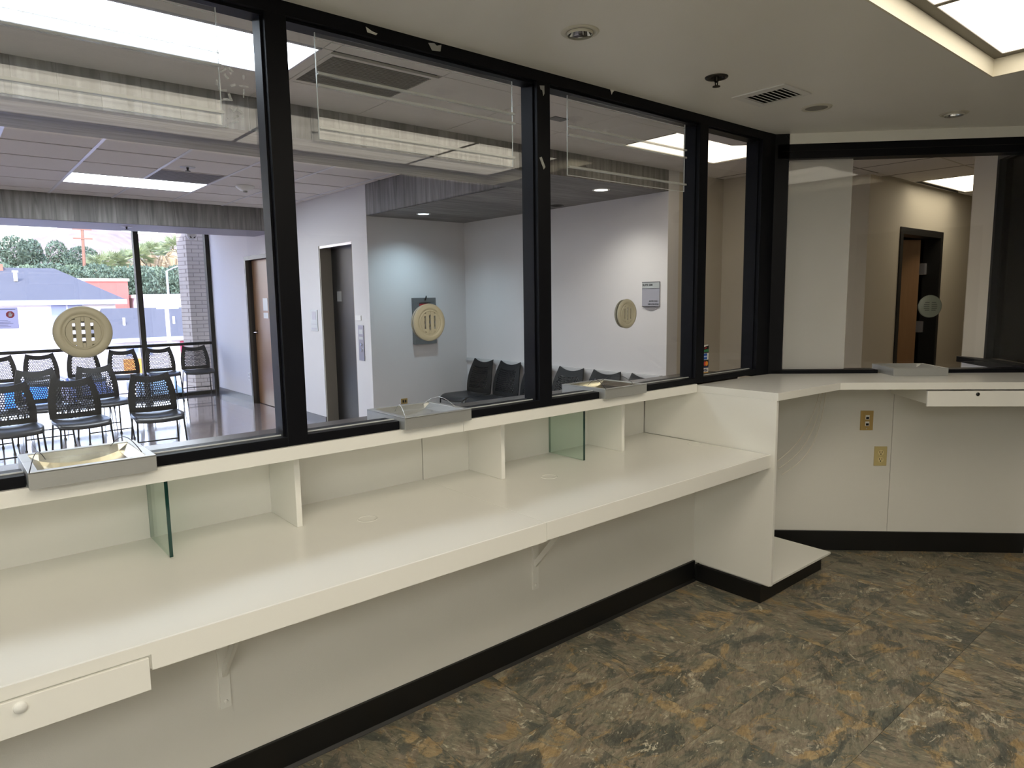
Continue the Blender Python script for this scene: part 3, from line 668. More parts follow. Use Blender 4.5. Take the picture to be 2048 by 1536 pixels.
struct('wall_hall_corner', MB().box(XA+.15, 5.82, YS, YS+.12, 0, 3.0).box(5.70, 5.82, 3.30, YS, 0, 3.0), PAINTH, 'beige hall wall right of the alcove', 'wall')
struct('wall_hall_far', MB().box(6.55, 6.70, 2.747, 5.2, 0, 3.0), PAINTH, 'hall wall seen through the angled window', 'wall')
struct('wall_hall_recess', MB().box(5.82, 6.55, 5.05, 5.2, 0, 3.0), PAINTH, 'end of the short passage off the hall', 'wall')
hw = MB()
for x0, x1, z0, z1 in ((6.70, 7.27, 0, 3.0), (7.27, 8.41, 2.165, 3.0), (8.41, 11.4, 0, 3.0)): hw.box(x0, x1, 2.747, 2.90, z0, z1)
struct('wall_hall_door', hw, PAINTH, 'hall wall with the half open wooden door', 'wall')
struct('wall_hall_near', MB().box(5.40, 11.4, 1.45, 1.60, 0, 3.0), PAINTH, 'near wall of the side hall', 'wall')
struct('baseboard_elevator', MB().box(XW-.010, XW, 7.86, 9.46, 0, .105).box(XW-.010, XW, 10.41, 12.0, 0, .105).box(XW-.010, XW, YA, 7.0, 0, .105), BASEG, 'grey rubber base along the elevator wall', 'baseboard')
struct('baseboard_alcove', MB().box(XW, XA, YA-.010, YA, 0, .105).box(XA-.010, XA, YS, YA-.01, 0, .105), BASEG, 'grey rubber base in the alcove', 'baseboard')
struct('trim_1', MB().box(XA-.018, XA, YS+.06, YA-.012, .775, .83).box(XA-.026, XA-.017, YS+.06, YA-.012, .795, .822), mat('rail_white', '#c9c9c9', .5), 'white chair rail on the alcove side wall', 'chair rail')
# near ceiling (lower) with troffer, perforated grille, hall light
TRF = (-1.08, 1.355, 2.83, 3.285)
GRL = (1.41, 1.965, 2.86, 3.345)
nc = struct('ceiling_near', MB().box(-3.6, 11.4, 2.19, YS, 2.615, 2.70).box(4.5, 11.4, .9, 2.19, 2.615, 2.70).box(5.6, 11.4, YS, 5.3, 2.615, 2.70), mat('plenum', '#3a3834', .9), 'grey tiled ceiling next to the glazed partition', 'ceiling')
HL = [(3.83, 2.85), (4.488, 2.85), (4.75, 2.57), (4.96, 2.57), (4.96, 3.32), (3.83, 3.32)]
def tile_rect(parent, x0, x1, y0, y1, z, m, name='ceiling_tile', th=.018, g=.0022):
    MB().box(x0+g, x1-g, y0+g, y1-g, z, z+th).build(name, m, parent)
ys = [2.19, 2.825, 3.29, YS]
xs_n = [-3.6, -2.3, TRF[0]-.002, .14, TRF[1]+.003, 1.41, 1.967, 2.58, 3.2, 3.827]
for j in range(3):
    for i in range(len(xs_n)-1):
        x0, x1 = xs_n[i], xs_n[i+1]
        if j == 1 and x0 >= TRF[0]-.01 and x1 <= TRF[1]+.01: continue
        if j == 1 and abs(x0-1.41) < .01: continue
        tile_rect(nc, x0, x1, ys[j], ys[j+1], ZN, TILEN)
# ceiling boards around the angled hall light
for poly in ([(3.829, 2.19), (4.10, 2.19), (4.77, 2.545), (4.48, 2.847), (3.829, 2.847)],
             [(3.829, 3.322), (4.40, 3.322), (4.40, YS), (3.829, YS)], [(4.404, 3.322), (4.96, 3.322), (4.96, YS), (4.404, YS)],
             [(4.965, 2.19), (5.57, 2.19), (5.57, 2.80), (4.965, 2.80)], [(4.965, 2.804), (5.57, 2.804), (5.57, 3.41), (4.965, 3.41)], [(4.965, 3.414), (5.57, 3.414), (5.57, YS), (4.965, YS)],
             [(4.11, 2.186), (4.961, 2.186), (4.961, 2.565), (4.78, 2.545)], [(4.6, 1.3), (4.961, 1.0), (4.961, 2.18), (4.11, 2.18), (4.11, 1.9)]):
    MB().prism(poly, ZN, ZN+.018).build('ceiling_tile', TILEC, nc)
gx = [5.574 + .605*k for k in range(10)]; gy = [.87, 1.475, 2.08, 2.685, 3.19, 3.70, 4.3, 4.9, 5.3]
for i in range(len(gx)-1):
    for j in range(len(gy)-1):
        if gx[i] > 7.3 and gx[i] < 8.5 and j == 2: continue
        if j >= 4 and gx[i] > 6.6: continue
        if j == 3 and gx[i] > 6.7: continue
        if gy[j+1] > 3.72 and gx[i] < 5.6: continue
        tile_rect(nc, gx[i], gx[i+1], gy[j], gy[j+1], ZN, TILEC)
for y in gy[1:6]: MB().box(5.57, 11.0 if y < 2.6 else 6.55, y-.006, y+.006, ZN-.002, ZN).build('grid_bar', TBARD if y != 2.08 else mat('grid_mid', '#b9b3a4', .4), nc)
for x in gx[:3]: MB().box(x-.006, x+.006, 1.6, YS if x < 5.6 else 3.7, ZN-.002, ZN).build('grid_bar', TBARD, nc)
# troffers
COOL = lamp_mat('cool_troffer_light', '#e6f2ff', 4.7, (1, .24, .28, -2.0))
t = thing('troffer_light', 'long cool white ceiling light at the top of the leftmost pane', 'ceiling light', (.14, 3.05, ZN))
for x0, x1 in ((-1.075, .138), (.142, 1.35)): MB().box(x0, x1, 2.84, 3.275, ZN+.006, ZN+.012).build('diffuser', COOL, t)
MB().box(-1.08, 1.355, 2.83, 2.842, ZN-.004, ZN+.012).box(-1.08, 1.355, 3.273, 3.285, ZN-.004, ZN+.012).box(1.347, 1.358, 2.83, 3.285, ZN-.004, ZN+.012).box(-1.083, -1.074, 2.83, 3.285, ZN-.004, ZN+.012).build('frame', TBAR, t)
t = thing('return_grille', 'perforated grey return air grille beside the long ceiling light', 'vent', (1.69, 3.1, ZN))
MB().box(1.43, 1.945, 2.88, 3.325, ZN+.004, ZN+.008).build('perforated_plate', PERF, t)
MB().box(1.41, 1.965, 2.86, 2.882, ZN-.002, ZN+.01).box(1.41, 1.965, 3.323, 3.345, ZN-.002, ZN+.01).box(1.41, 1.432, 2.88, 3.325, ZN-.002, ZN+.01).box(1.943, 1.965, 2.88, 3.325, ZN-.002, ZN+.01).build('frame', TILEN, t)
for k in range(24): MB().box(1.432, 1.943, 2.888+k*.0183, 2.894+k*.0183, ZN+.001, ZN+.0045).build('louvre', mat('louvre_grey', '#837f78', .5), t)
t = thing('hall_light', 'bent warm ceiling light at the hall corner behind the narrow pane', 'ceiling light', (4.4, 3.0, ZN))
MB().prism(HL, ZN+.006, ZN+.012).build('diffuser', lamp_mat('warm_hall_light', '#fff0d6', 1.3, (1, .47, .22, .4)), t)
MB().box(3.826, 3.834, 2.85, 3.32, ZN-.003, ZN+.01).box(3.83, 4.962, 3.315, 3.323, ZN-.003, ZN+.01).box(4.956, 4.964, 2.57, 3.32, ZN-.003, ZN+.01).build('frame', TBARD, t)
t = thing('hall_troffer', 'rectangular warm ceiling light above the half open hall door', 'ceiling light', (7.99, 2.36, ZN))
MB().box(7.395, 8.59, 2.09, 2.62, ZN+.004, ZN+.010).build('diffuser', lamp_mat('warm_troffer_light', '#fff2d8', 2.0, (1, .3, .15, .6)), t)
MB().box(7.385, 7.397, 2.08, 2.63, ZN-.003, ZN+.012).box(8.588, 8.6, 2.08, 2.63, ZN-.003, ZN+.012).box(7.385, 8.6, 2.08, 2.092, ZN-.003, ZN+.012).box(7.385, 8.6, 2.618, 2.63, ZN-.003, ZN+.012).build('frame', TBARD, t)
t = thing('access_plate', 'small square cover plate on the grey ceiling in the third pane', 'cover plate', (2.95, 3.055, ZN))
MB().box(2.90, 3.01, 3.02, 3.09, ZN-.004, ZN-.0005).build('plate', mat('plate_grey', '#6d6c68', .5), t)
# wood soffit: alcove box and cross beam
ws = thing('trim_2', 'dark wood soffit over the alcove and along the ceiling step', 'soffit', (3.9, 5.0, ZS), kind='structure')
MB().box(-3.6, XW, YS+.012, 4.318, ZS+.012, 2.95).box(XW+.012, XA, YS+.012, YA, ZS+.012, 2.95).build('core', DARK, ws)
def plank_mesh(L, w, th=.011):
    b = MB().box(-L/2, L/2, -w/2, w/2, 0, th); me = bpy.data.meshes.new('plank'); me.from_pydata(b.v, [], b.f); me.materials.append(PLANK); return me
yy = YS
pm = {}
def planks_under(x0, x1, y0, y1, z, w, parent):
    n = max(1, round((y1-y0)/w)); w = (y1-y0)/n; key = (round(x1-x0, 3), round(w, 4), 'u')
    if key not in pm: pm[key] = plank_mesh(x1-x0, w-.0015)
    for k in range(n): share('plank', pm[key], parent, ((x0+x1)/2, y0+(k+.5)*w, z))
def planks_face_y(x0, x1, y, z0, z1, w, parent):      # vertical boards facing -Y
    n = max(1, round((x1-x0)/w)); w = (x1-x0)/n; key = (round(z1-z0, 3), round(w, 4), 'v')
    if key not in pm: pm[key] = plank_mesh(z1-z0, w-.0015)
    for k in range(n): share('plank', pm[key], parent, (x0+(k+.5)*w, y+.011, (z0+z1)/2), Euler((R(90), R(-90), 0)).to_matrix().to_euler())
def planks_face_x(x, y0, y1, z0, z1, w, parent):      # vertical boards facing -X
    n = max(1, round((y1-y0)/w)); w = (y1-y0)/n; key = (round(z1-z0, 3), round(w, 4), 'v')
    if key not in pm: pm[key] = plank_mesh(z1-z0, w-.0015)
    for k in range(n): share('plank', pm[key], parent, (x, y0+(k+.5)*w, (z0+z1)/2), (0, R(-90), R(180)))
planks_under(XW, XA, 4.32, YA, ZS, .19, ws); planks_under(-1.0, XA, YS, 4.32, ZS, .205, ws)
planks_face_x(XW, 4.32, YA, ZS, ZF, .155, ws)
planks_face_y(-1.0, XA, YS-.0, ZS, ZN+.02, .17, ws)
# far ceiling, T-bar grid
fc = struct('ceiling_far', MB().box(-3.6, XW, 4.318, 12.1, 2.775, 2.95), mat('plenum', '#3a3834', .9), 'white tiled suspended ceiling of the waiting room', 'ceiling')
GX = [1.08 + .6067*k for k in range(-4, 5)] ; GX = [x for x in GX if x < 3.55] + [XW]
GY = [4.322, 4.50, 5.11, 5.72, 6.33, 6.94, 7.55, 8.16, 8.77, 9.08]
for i in range(len(GX)-1):
    for j in range(len(GY)-1):
        if j == 6 and 1.07 < GX[i] < 2.0: continue
        if j in (2, 6) and -1.36 < GX[i] < -.2: continue
        tile_rect(fc, GX[i], GX[i+1], GY[j]+.012, GY[j+1]-.012, ZF, TILEC, g=.006)
for x in GX[:-1]:
    b = MB(); segs = [(4.33, 9.08)]
    if abs(x-1.687) < .02: segs = [(4.33, 7.55), (8.16, 9.08)]
    if abs(x+.74) < .02: segs = [(4.33, 5.11), (5.72, 7.55), (8.16, 9.08)]
    for p, q in segs: b.box(x-.0125, x+.0125, p, q, ZF-.0035, ZF-.0005)
    b.build('grid_bar', TBAR, fc)
struct('ceiling_window', MB().box(-3.6, XW, 9.95, 12.1, ZF, 2.775), TILEC, 'ceiling strip in front of the street window', 'ceiling')
FARL = lamp_mat('far_troffer_light', '#eaf2fa', 13.0, (1, .3, .12, .3))
for lab, x, y in (('rectangular cool ceiling light far back before the dark beam', 1.08, 7.55), ('added unseen cool ceiling light further left in the same row', -1.347, 7.55), ('added unseen cool ceiling light further left, nearer the partition', -1.347, 5.11)):  # the two left troffers are added out of view to brighten the waiting room
    t = thing('troffer_light', lab, 'ceiling light', (x+.61, y+.3, ZF))
    MB().box(x+.015, x+1.202, y+.01, y+.60, ZF+.002, ZF+.008).build('diffuser', FARL, t)
    MB().box(x, x+.016, y, y+.61, ZF-.003, ZF+.01).box(x+1.201, x+1.217, y, y+.61, ZF-.003, ZF+.01).box(x, x+1.217, y, y+.012, ZF-.003, ZF+.01).box(x, x+1.217, y+.598, y+.61, ZF-.003, ZF+.01).build('frame', TBAR, t)
t = thing('return_grille', 'dark slotted grille in the far tiled ceiling left of the detector', 'vent', (1.985, 7.2, ZF))
MB().box(1.71, 2.27, 6.98, 7.52, ZF-.003, ZF-.0005).build('plate', mat('dim_plate', '#77757a', .5), t)
for k in range(12): MB().box(1.72, 2.26, 7.0+k*.043, 7.02+k*.043, ZF-.006, ZF-.003).build('louvre', mat('louvre_dim', '#8f8d90', .5), t)
t = thing('strobe_detector', 'white conical smoke detector on the far tiled ceiling', 'detector', (2.626, 7.442, ZF-.003))
MB().lathe([(.095, 0), (.092, -.012), (.05, -.045), (.0005, -.05)], 32, 'z').build('housing', WHITEM, t, world=False, smooth=True)
MB().lathe([(.022, -.046), (.02, -.062), (.0005, -.064)], 20, 'z').build('sensor', mat('sensor_grey', '#8a8a85', .5), t, world=False, smooth=True)
for lab, (x, y, z) in (('sprinkler head in the far tiled ceiling', (1.863, 6.698, ZF)), ('sprinkler head under the dark far beam', (1.868, 9.376, ZB))):
    s = thing('sprinkler_head', lab, 'sprinkler', (x, y, z-.0006))
    MB().lathe([(.0005, -.002), (.03, -.002), (.06, -.006), (.066, 0)], 28, 'z').build('escutcheon', mat('pale_steel', '#c4c4c4', .4, .4), s, world=False, smooth=True)
    MB().lathe([(.012, -.004), (.008, -.03), (.022, -.034), (.022, -.037), (.0005, -.038)], 16, 'z').build('deflector', DARKM, s, world=False)
# far beam in dark boards
fb = thing('trim_3', 'dark wood beam before the street window', 'beam', (0, 9.5, ZB), kind='structure')
MB().box(-3.6, XW, 9.092, 9.95, ZB+.004, 2.95).build('core', mat('beam_grey', '#7a7882', .5), fb)
planks_face_y(-1.0, XW, 9.08, ZB, ZF+.02, .21, fb)
MB().box(-3.6, XW, 9.08, 9.95, ZB, ZB+.004).build('underside', mat('beam_underside', '#9a979f', .5), fb)
# alcove downlights
SPOTC = {'cool': (.62, .86, 1.0), 'neutral': (1.0, .97, .88)}
for lab, x, y, c, pw in (('lit cool downlight in the wood soffit near the fire cabinet', 4.002, 6.16, 'cool', 30), ('lit downlight in the wood soffit above the suite sign', 4.347, 3.985, 'neutral', 27)):
    d = thing('downlight', lab, 'downlight', (x, y, ZS-.0006), 0, 'recessed downlights')
    MB().lathe([(.055, -.001), (.058, -.004), (.072, -.004), (.075, 0)], 36, 'z').build('trim_ring', WHITEM, d, world=False, smooth=True)
    MB().lathe([(.0005, -.002), (.056, -.002)], 36, 'z').build('lens', lamp_mat('downlight_lens_'+c, '#d8efff' if c == 'cool' else '#fdf6e6', 5.0), d, world=False)
    L = bpy.data.lights.new('downlight_beam', 'SPOT'); L.energy = pw; L.color = SPOTC[c]; L.spot_size = R(136); L.spot_blend = 1.0; L.shadow_soft_size = .05
    lo = bpy.data.objects.new('downlight_beam', L); COL.objects.link(lo); lo.parent = d; lo.location = (0, 0, -.008)
d = thing('downlight', 'unlit round fitting in the wood soffit beside the second post', 'downlight', (4.719, 4.908, ZS-.0006), 0, 'recessed downlights')
MB().lathe([(.05, -.001), (.054, -.004), (.07, -.004), (.073, 0)], 36, 'z').build('trim_ring', DARKM, d, world=False, smooth=True)
MB().lathe([(.0005, -.002), (.052, -.002)], 30, 'z').build('lens', DARK, d, world=False)

# ------------------------------------------------------------------ doors
dr1 = thing('door_1', 'brown wooden door with lever handle in a dark frame near the window', 'door', (XW, 9.93, 0), kind='structure')
MB().box(XW-.012, XW+.16, 10.36, 10.415, 0, 2.19).box(XW-.012, XW+.16, 9.455, 9.50, 0, 2.19).box(XW-.012, XW+.16, 9.50, 10.36, 2.135, 2.19).build('door_frame', FRAMED, dr1)
ds = MB().box(XW+.08, XW+.125, 9.502, 10.358, .008, 2.133).build('door_leaf', WOODD, dr1)
hd = MB().lathe([(.0005, 0), (.028, 0), (.028, .008), (.0005, .009)], 20, 'x', (XW+.071, 10.27, 1.08)).tube([(XW+.075, 10.27, 1.08), (XW+.03, 10.27, 1.08), (XW+.025, 10.25, 1.08), (XW+.025, 10.15, 1.082)], .010, 8).build('lever_handle', CHROME, ds)
MB().box(XW+.076, XW+.08, 9.80, 9.98, 1.40, 1.58).box(XW+.076, XW+.08, 9.80, 9.98, 1.29, 1.37).build('door_sign', SIGNL, ds)
dr2 = thing('door_2', 'dark metal elevator door in a deep opening', 'door', (XW, 7.43, 0), kind='structure')
MB().box(XW+.15, XW+.19, 7.0, 7.86, .004, 2.176).build('door_leaf', ELEV, dr2)
MB().box(XW+.005, XW+.15, 7.835, 7.859, 0, 2.178).box(XW+.005, XW+.15, 7.001, 7.02, 0, 2.178).build('jamb', mat('jamb_beige', '#9a9488', .5), dr2)
MB().box(XW+.005, XW+.15, 7.02, 7.835, 2.150, 2.178).build('head', mat('jamb_steel', '#a8a8b4', .25, .7), dr2)
MB().box(XW+.146, XW+.15, 7.60, 7.72, 1.52, 1.64).build('notice', mat('notice_grey', '#6f6e6a', .6), dr2)
MB().box(XW-.01, XW+.15, 7.0, 7.86, .0005, .006).build('threshold', mat('threshold_grey', '#5f5d5a', .4, .5), dr2)
dr3 = thing('door_3', 'half open wooden door in a black frame across the hall', 'door', (7.8, 2.75, 0), kind='structure')
MB().box(7.27, 7.335, 2.735, 2.90, 0, 2.165).box(8.345, 8.41, 2.735, 2.90, 0, 2.165).box(7.335, 8.345, 2.735, 2.90, 2.10, 2.165).build('door_frame', mat('black_door_frame', '#1d1c1b', .4), dr3)
dl = MB().bar((8.30, 2.93, 1.055), (7.55, 3.50, 1.055), .045, 2.08, (0, 0, 1)).build('door_leaf', WOODD, dr3)
for z in (.35, 1.15, 1.78): MB().box(8.285, 8.35, 2.86, 2.935, z-.06, z+.06).build('hinge', SIGNG, dl)
MB().tube([(7.66, 3.38, .98), (7.62, 3.33, .98), (7.70, 3.26, .985)], .011, 8).build('lever_handle', CHROME, dl)
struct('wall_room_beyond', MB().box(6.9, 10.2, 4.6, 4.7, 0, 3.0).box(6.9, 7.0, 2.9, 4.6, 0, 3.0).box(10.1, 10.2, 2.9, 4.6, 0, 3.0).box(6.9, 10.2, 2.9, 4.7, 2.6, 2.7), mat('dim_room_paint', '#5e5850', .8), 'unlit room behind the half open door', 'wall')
# ------------------------------------------------------------------ wall fittings in the waiting room
def plate(name, label, cat, y0, y1, z0, z1, m, d=.008):
    t = thing(name, label, cat, (XW-.0005, (y0+y1)/2, z0)); MB().box(XW-d, XW-.0008, y0, y1, z0, z1).build('plate', m, t, bevel=.001); return t
t = plate('wall_sign', 'small grey braille sign left of the elevator', 'sign', 7.97, 8.17, 1.16, 1.42, SIGNL)
MB().box(XW-.0095, XW-.008, 8.01, 8.12, 1.30, 1.40).box(XW-.0095, XW-.008, 8.0, 8.14, 1.18, 1.20).box(XW-.0095, XW-.008, 8.0, 8.14, 1.24, 1.25).build('symbol', SIGNG, t)
t = plate('call_panel', 'tall steel elevator call button panel', 'panel', 6.80, 6.925, .865, 1.255, mat('panel_steel', '#83838a', .3, .7))
for z in (1.045, .985): MB().lathe([(.0005, -.010), (.016, -.010), (.018, 0)], 16, 'x', (XW-.008, 6.86, z)).build('button', CHROME, t)
MB().box(XW-.0095, XW-.008, 6.82, 6.905, 1.16, 1.21).box(XW-.0095, XW-.008, 6.82, 6.905, 1.10, 1.13).build('engraving', SIGNL, t)
plate('label_plate', 'small white plate above the call button panel', 'plate', 6.85, 6.98, 1.31, 1.365, WHITEM)
t = plate('wall_outlet', 'white wall outlet left of the brown door', 'outlet', 10.47, 10.55, .34, .46, WHITEM)
MB().box(XW-.0092, XW-.0078, 10.495, 10.525, .41, .44).box(XW-.0092, XW-.0078, 10.495, 10.525, .36, .39).build('socket', SIGNG, t)
t = thing('wall_outlet', 'small tan outlet low on the alcove wall', 'outlet', (3.985, YA-.0005, .36))
MB().box(3.945, 4.025, YA-.008, YA-.0008, .36, .42).build('plate', TAN, t)
MB().box(3.96, 3.98, YA-.0092, YA-.0078, .375, .405).box(3.99, 4.01, YA-.0092, YA-.0078, .375, .405).build('socket', DARK, t)
fx = thing('extinguisher_cabinet', 'grey framed fire extinguisher cabinet on the alcove wall', 'cabinet', (4.27, YA, 1.02))
for a in ((4.125, 4.42, 1.025, 1.075), (4.125, 4.42, 1.495, 1.548), (4.125, 4.195, 1.075, 1.495), (4.345, 4.42, 1.075, 1.495)): MB().box(a[0], a[1], YA-.05, YA-.001, a[2], a[3]).build('frame', mat('cabinet_grey', '#6f7476', .45, .4), fx, bevel=.002)
MB().box(4.195, 4.345, YA-.012, YA-.001, 1.075, 1.495).build('back', mat('cabinet_dark', '#3a1513', .6), fx)
MB().box(4.195, 4.345, YA-.046, YA-.043, 1.075, 1.495).build('pane', GLASS, fx)
MB().box(4.20, 4.34, YA-.048, YA-.0462, 1.43, 1.48).build('red_label', REDM, fx)
MB().tube([(4.27, YA-.055, 1.52), (4.275, YA-.07, 1.55), (4.285, YA-.06, 1.565), (4.29, YA-.052, 1.545)], .008, 8).build('latch', BLKW, fx)
sg = thing('suite_sign', 'grey suite sign with rounded lower edge on the alcove side wall', 'sign', (XA, 3.872, 1.40))
# face of the sign: local y runs towards the camera side (to -y)
sy0, sy1 = 3.776, 3.970
arc = [(sy1-(sy1-sy0)*i/12, 1.440-.040*math.sin(math.pi*i/12)) for i in range(13)]
MB().prism(arc, XA-.004, XA-.0008, 'x').build('lower_arc', mat('sign_arc', '#8d8a8c', .5), sg)
MB().box(XA-.008, XA-.0008, sy0, sy1, 1.440, 1.655).build('plate', SIGNG, sg)
MB().box(XA-.0095, XA-.008, sy0+.003, sy1-.003, 1.600, 1.650).build('top_band', SIGNL, sg)
MB().box(XA-.0105, XA-.008, sy0, sy1, 1.651, 1.656).box(XA-.0105, XA-.008, sy0, sy1, 1.597, 1.600).box(XA-.0105, XA-.008, sy0, sy1, 1.438, 1.442).build('rule', INK, sg)
rot = (R(90), 0, R(-90))
text_part('lettering', 'SUITE 200', .026, INK, sg, (-.0100, sy1-.006-3.872, 1.620-1.40), rot, bold=.0006)
text_part('lettering', 'AVAILABLE', .021, INK, sg, (-.0090, sy0+.012-3.872, 1.480-1.40), rot, 'RIGHT')
text_part('lettering', '949-270-2950', .021, INK, sg, (-.0090, sy0+.010-3.872, 1.452-1.40), rot, 'RIGHT')
# security camera by the window
t = thing('security_camera', 'small white dome camera hanging before the street window', 'camera', (3.10, 11.2, ZF-.001))
MB().lathe([(.05, 0), (.05, -.02), (.02, -.03), (.02, -.12), (.06, -.14), (.075, -.17), (.07, -.22), (.04, -.255), (.0005, -.262)], 28, 'z').build('housing', WHITEM, t, world=False, smooth=True)
MB().lathe([(.0005, -.0), (.016, 0), (.016, .006)], 14, 'y', (-.025, -.062, -.222)).lathe([(.0005, 0), (.016, 0), (.016, .006)], 14, 'y', (.025, -.062, -.222)).build('lens', DARK, t, world=False)

# ------------------------------------------------------------------ street window (window_3)
YW = 12.1
w3 = thing('window_3', 'tall black framed street window across the end of the waiting room', 'window', (0, YW, 0), kind='structure')
wmx = [(-2.35, -2.27), (.08, .16), (2.475, 2.55), (3.535, 3.60)]
for a, b_ in wmx: MB().box(a, b_, YW-.06, YW+.06, 0, ZF+.03).build('mullion', BLACK, w3)
MB().box(-3.6, 3.60, YW-.05, YW+.05, .832, .878).build('rail', BLACK, w3)
MB().box(-3.6, 3.60, YW-.05, YW+.05, 0, .05).build('bottom_rail', BLACK, w3)
edges = [-3.6] + [v for p in wmx for v in p]
for a, b_ in ((-3.6, -2.35), (-2.27, .08), (.16, 2.475), (2.55, 3.535)):
    MB().box(a, b_, YW-.004, YW+.004, .878, ZF+.03).build('pane', GLASSO, w3)
    MB().box(a, b_, YW-.004, YW+.004, .05, .832).build('pane', GLASSO, w3)
PAPER = mat('poster_paper', '#d8d4de', .7)
_n = PAPER.node_tree.nodes; _l = PAPER.node_tree.links; _t = _n.new('ShaderNodeBsdfTranslucent'); _t.inputs[0].default_value = hexc('#d8d4de'); _m = _n.new('ShaderNodeMixShader'); _m.inputs[0].default_value = .75
_l.new(_n['Principled BSDF'].outputs[0], _m.inputs[1]); _l.new(_t.outputs[0], _m.inputs[2]); _l.new(_m.outputs[0], _n['Material Output'].inputs[0])
po = thing('notice_poster', 'window notice with a red stop hand octagon at the left edge', 'poster', (.81, YW-.01, 1.2))
MB().box(.52, .925, YW-.012, YW-.0065, 1.20, 1.50).build('sheet', PAPER, po)
oc = [(.835+.052*math.cos(R(22.5+45*k)), 1.40+.052*math.sin(R(22.5+45*k))) for k in range(8)]
MB().prism(oc, YW-.0145, YW-.012, 'y').build('octagon', mat('poster_red', '#c8414f', .6), po)
hand = MB().prism([(.815, 1.372), (.850, 1.372), (.857, 1.398), (.866, 1.410), (.861, 1.414), (.848, 1.402), (.848, 1.402), (.815, 1.402)], YW-.0160, YW-.0145, 'y')
for k, x in enumerate((.816, .8245, .833, .8415)): hand.box(x, x+.0065, YW-.0160, YW-.0145, 1.400, (1.420, 1.430, 1.433, 1.426)[k])
hand.build('palm', mat('poster_pale', '#e4e2e8', .6), po)
tl = MB().box(.60, .90, YW-.0135, YW-.012, 1.470, 1.478)
for k in range(5): tl.box(.56, .80+.06*((k*7) % 3)/2, YW-.0135, YW-.012, 1.315-.022*k, 1.320-.022*k)
tl.build('printed_line', mat('poster_ink', '#5d5a66', .6), po)

# ------------------------------------------------------------------ dark window beside the hall
w4 = thing('window_4', 'dark unlit window with black sill at the right edge of the hall', 'window', (5.1, 1.3, 1.0), kind='structure')
A4 = Vector((4.75, 1.005)); B4 = Vector((5.285, 1.438)); E4 = Vector((5.365, 1.585)); d4 = (B4-A4).normalized(); n4 = Vector((d4.y, -d4.x))
def seg(mb, p, q, o0, o1, z0, z1, nn=None):
    nn = nn or n4; return mb.prism([tuple(p+nn*o0), tuple(q+nn*o0), tuple(q+nn*o1), tuple(p+nn*o1)], z0, z1)
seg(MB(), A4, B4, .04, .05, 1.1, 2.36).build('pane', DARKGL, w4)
seg(MB(), A4, B4, 0, .09, 2.36, 2.62).build('header', FRAMED, w4)
seg(MB(), A4, E4 + d4*.0, -.035, .08, 1.055, 1.092).build('sill', BLACK, w4)
seg(MB(), B4 - d4*.03, B4, .0, .09, 1.092, 2.36).build('jamb', BLACK, w4)
j4 = (E4-B4).normalized(); nj = Vector((j4.y, -j4.x))
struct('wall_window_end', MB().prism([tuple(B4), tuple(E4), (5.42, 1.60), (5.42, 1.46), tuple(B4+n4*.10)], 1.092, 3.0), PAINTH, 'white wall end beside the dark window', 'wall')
struct('wall_window_low', seg(MB(), A4, E4, 0, .10, 0, 1.055), PAINTW, 'low wall under the dark window', 'wall')
struct('wall_dark_room', seg(MB(), Vector((5.9, .2)), Vector((6.6, .8)), 0, .1, 0, 2.6).box(5.5, 7.2, .75, 1.4, 2.45, 2.6), DARK, 'unlit room behind the dark window', 'wall')

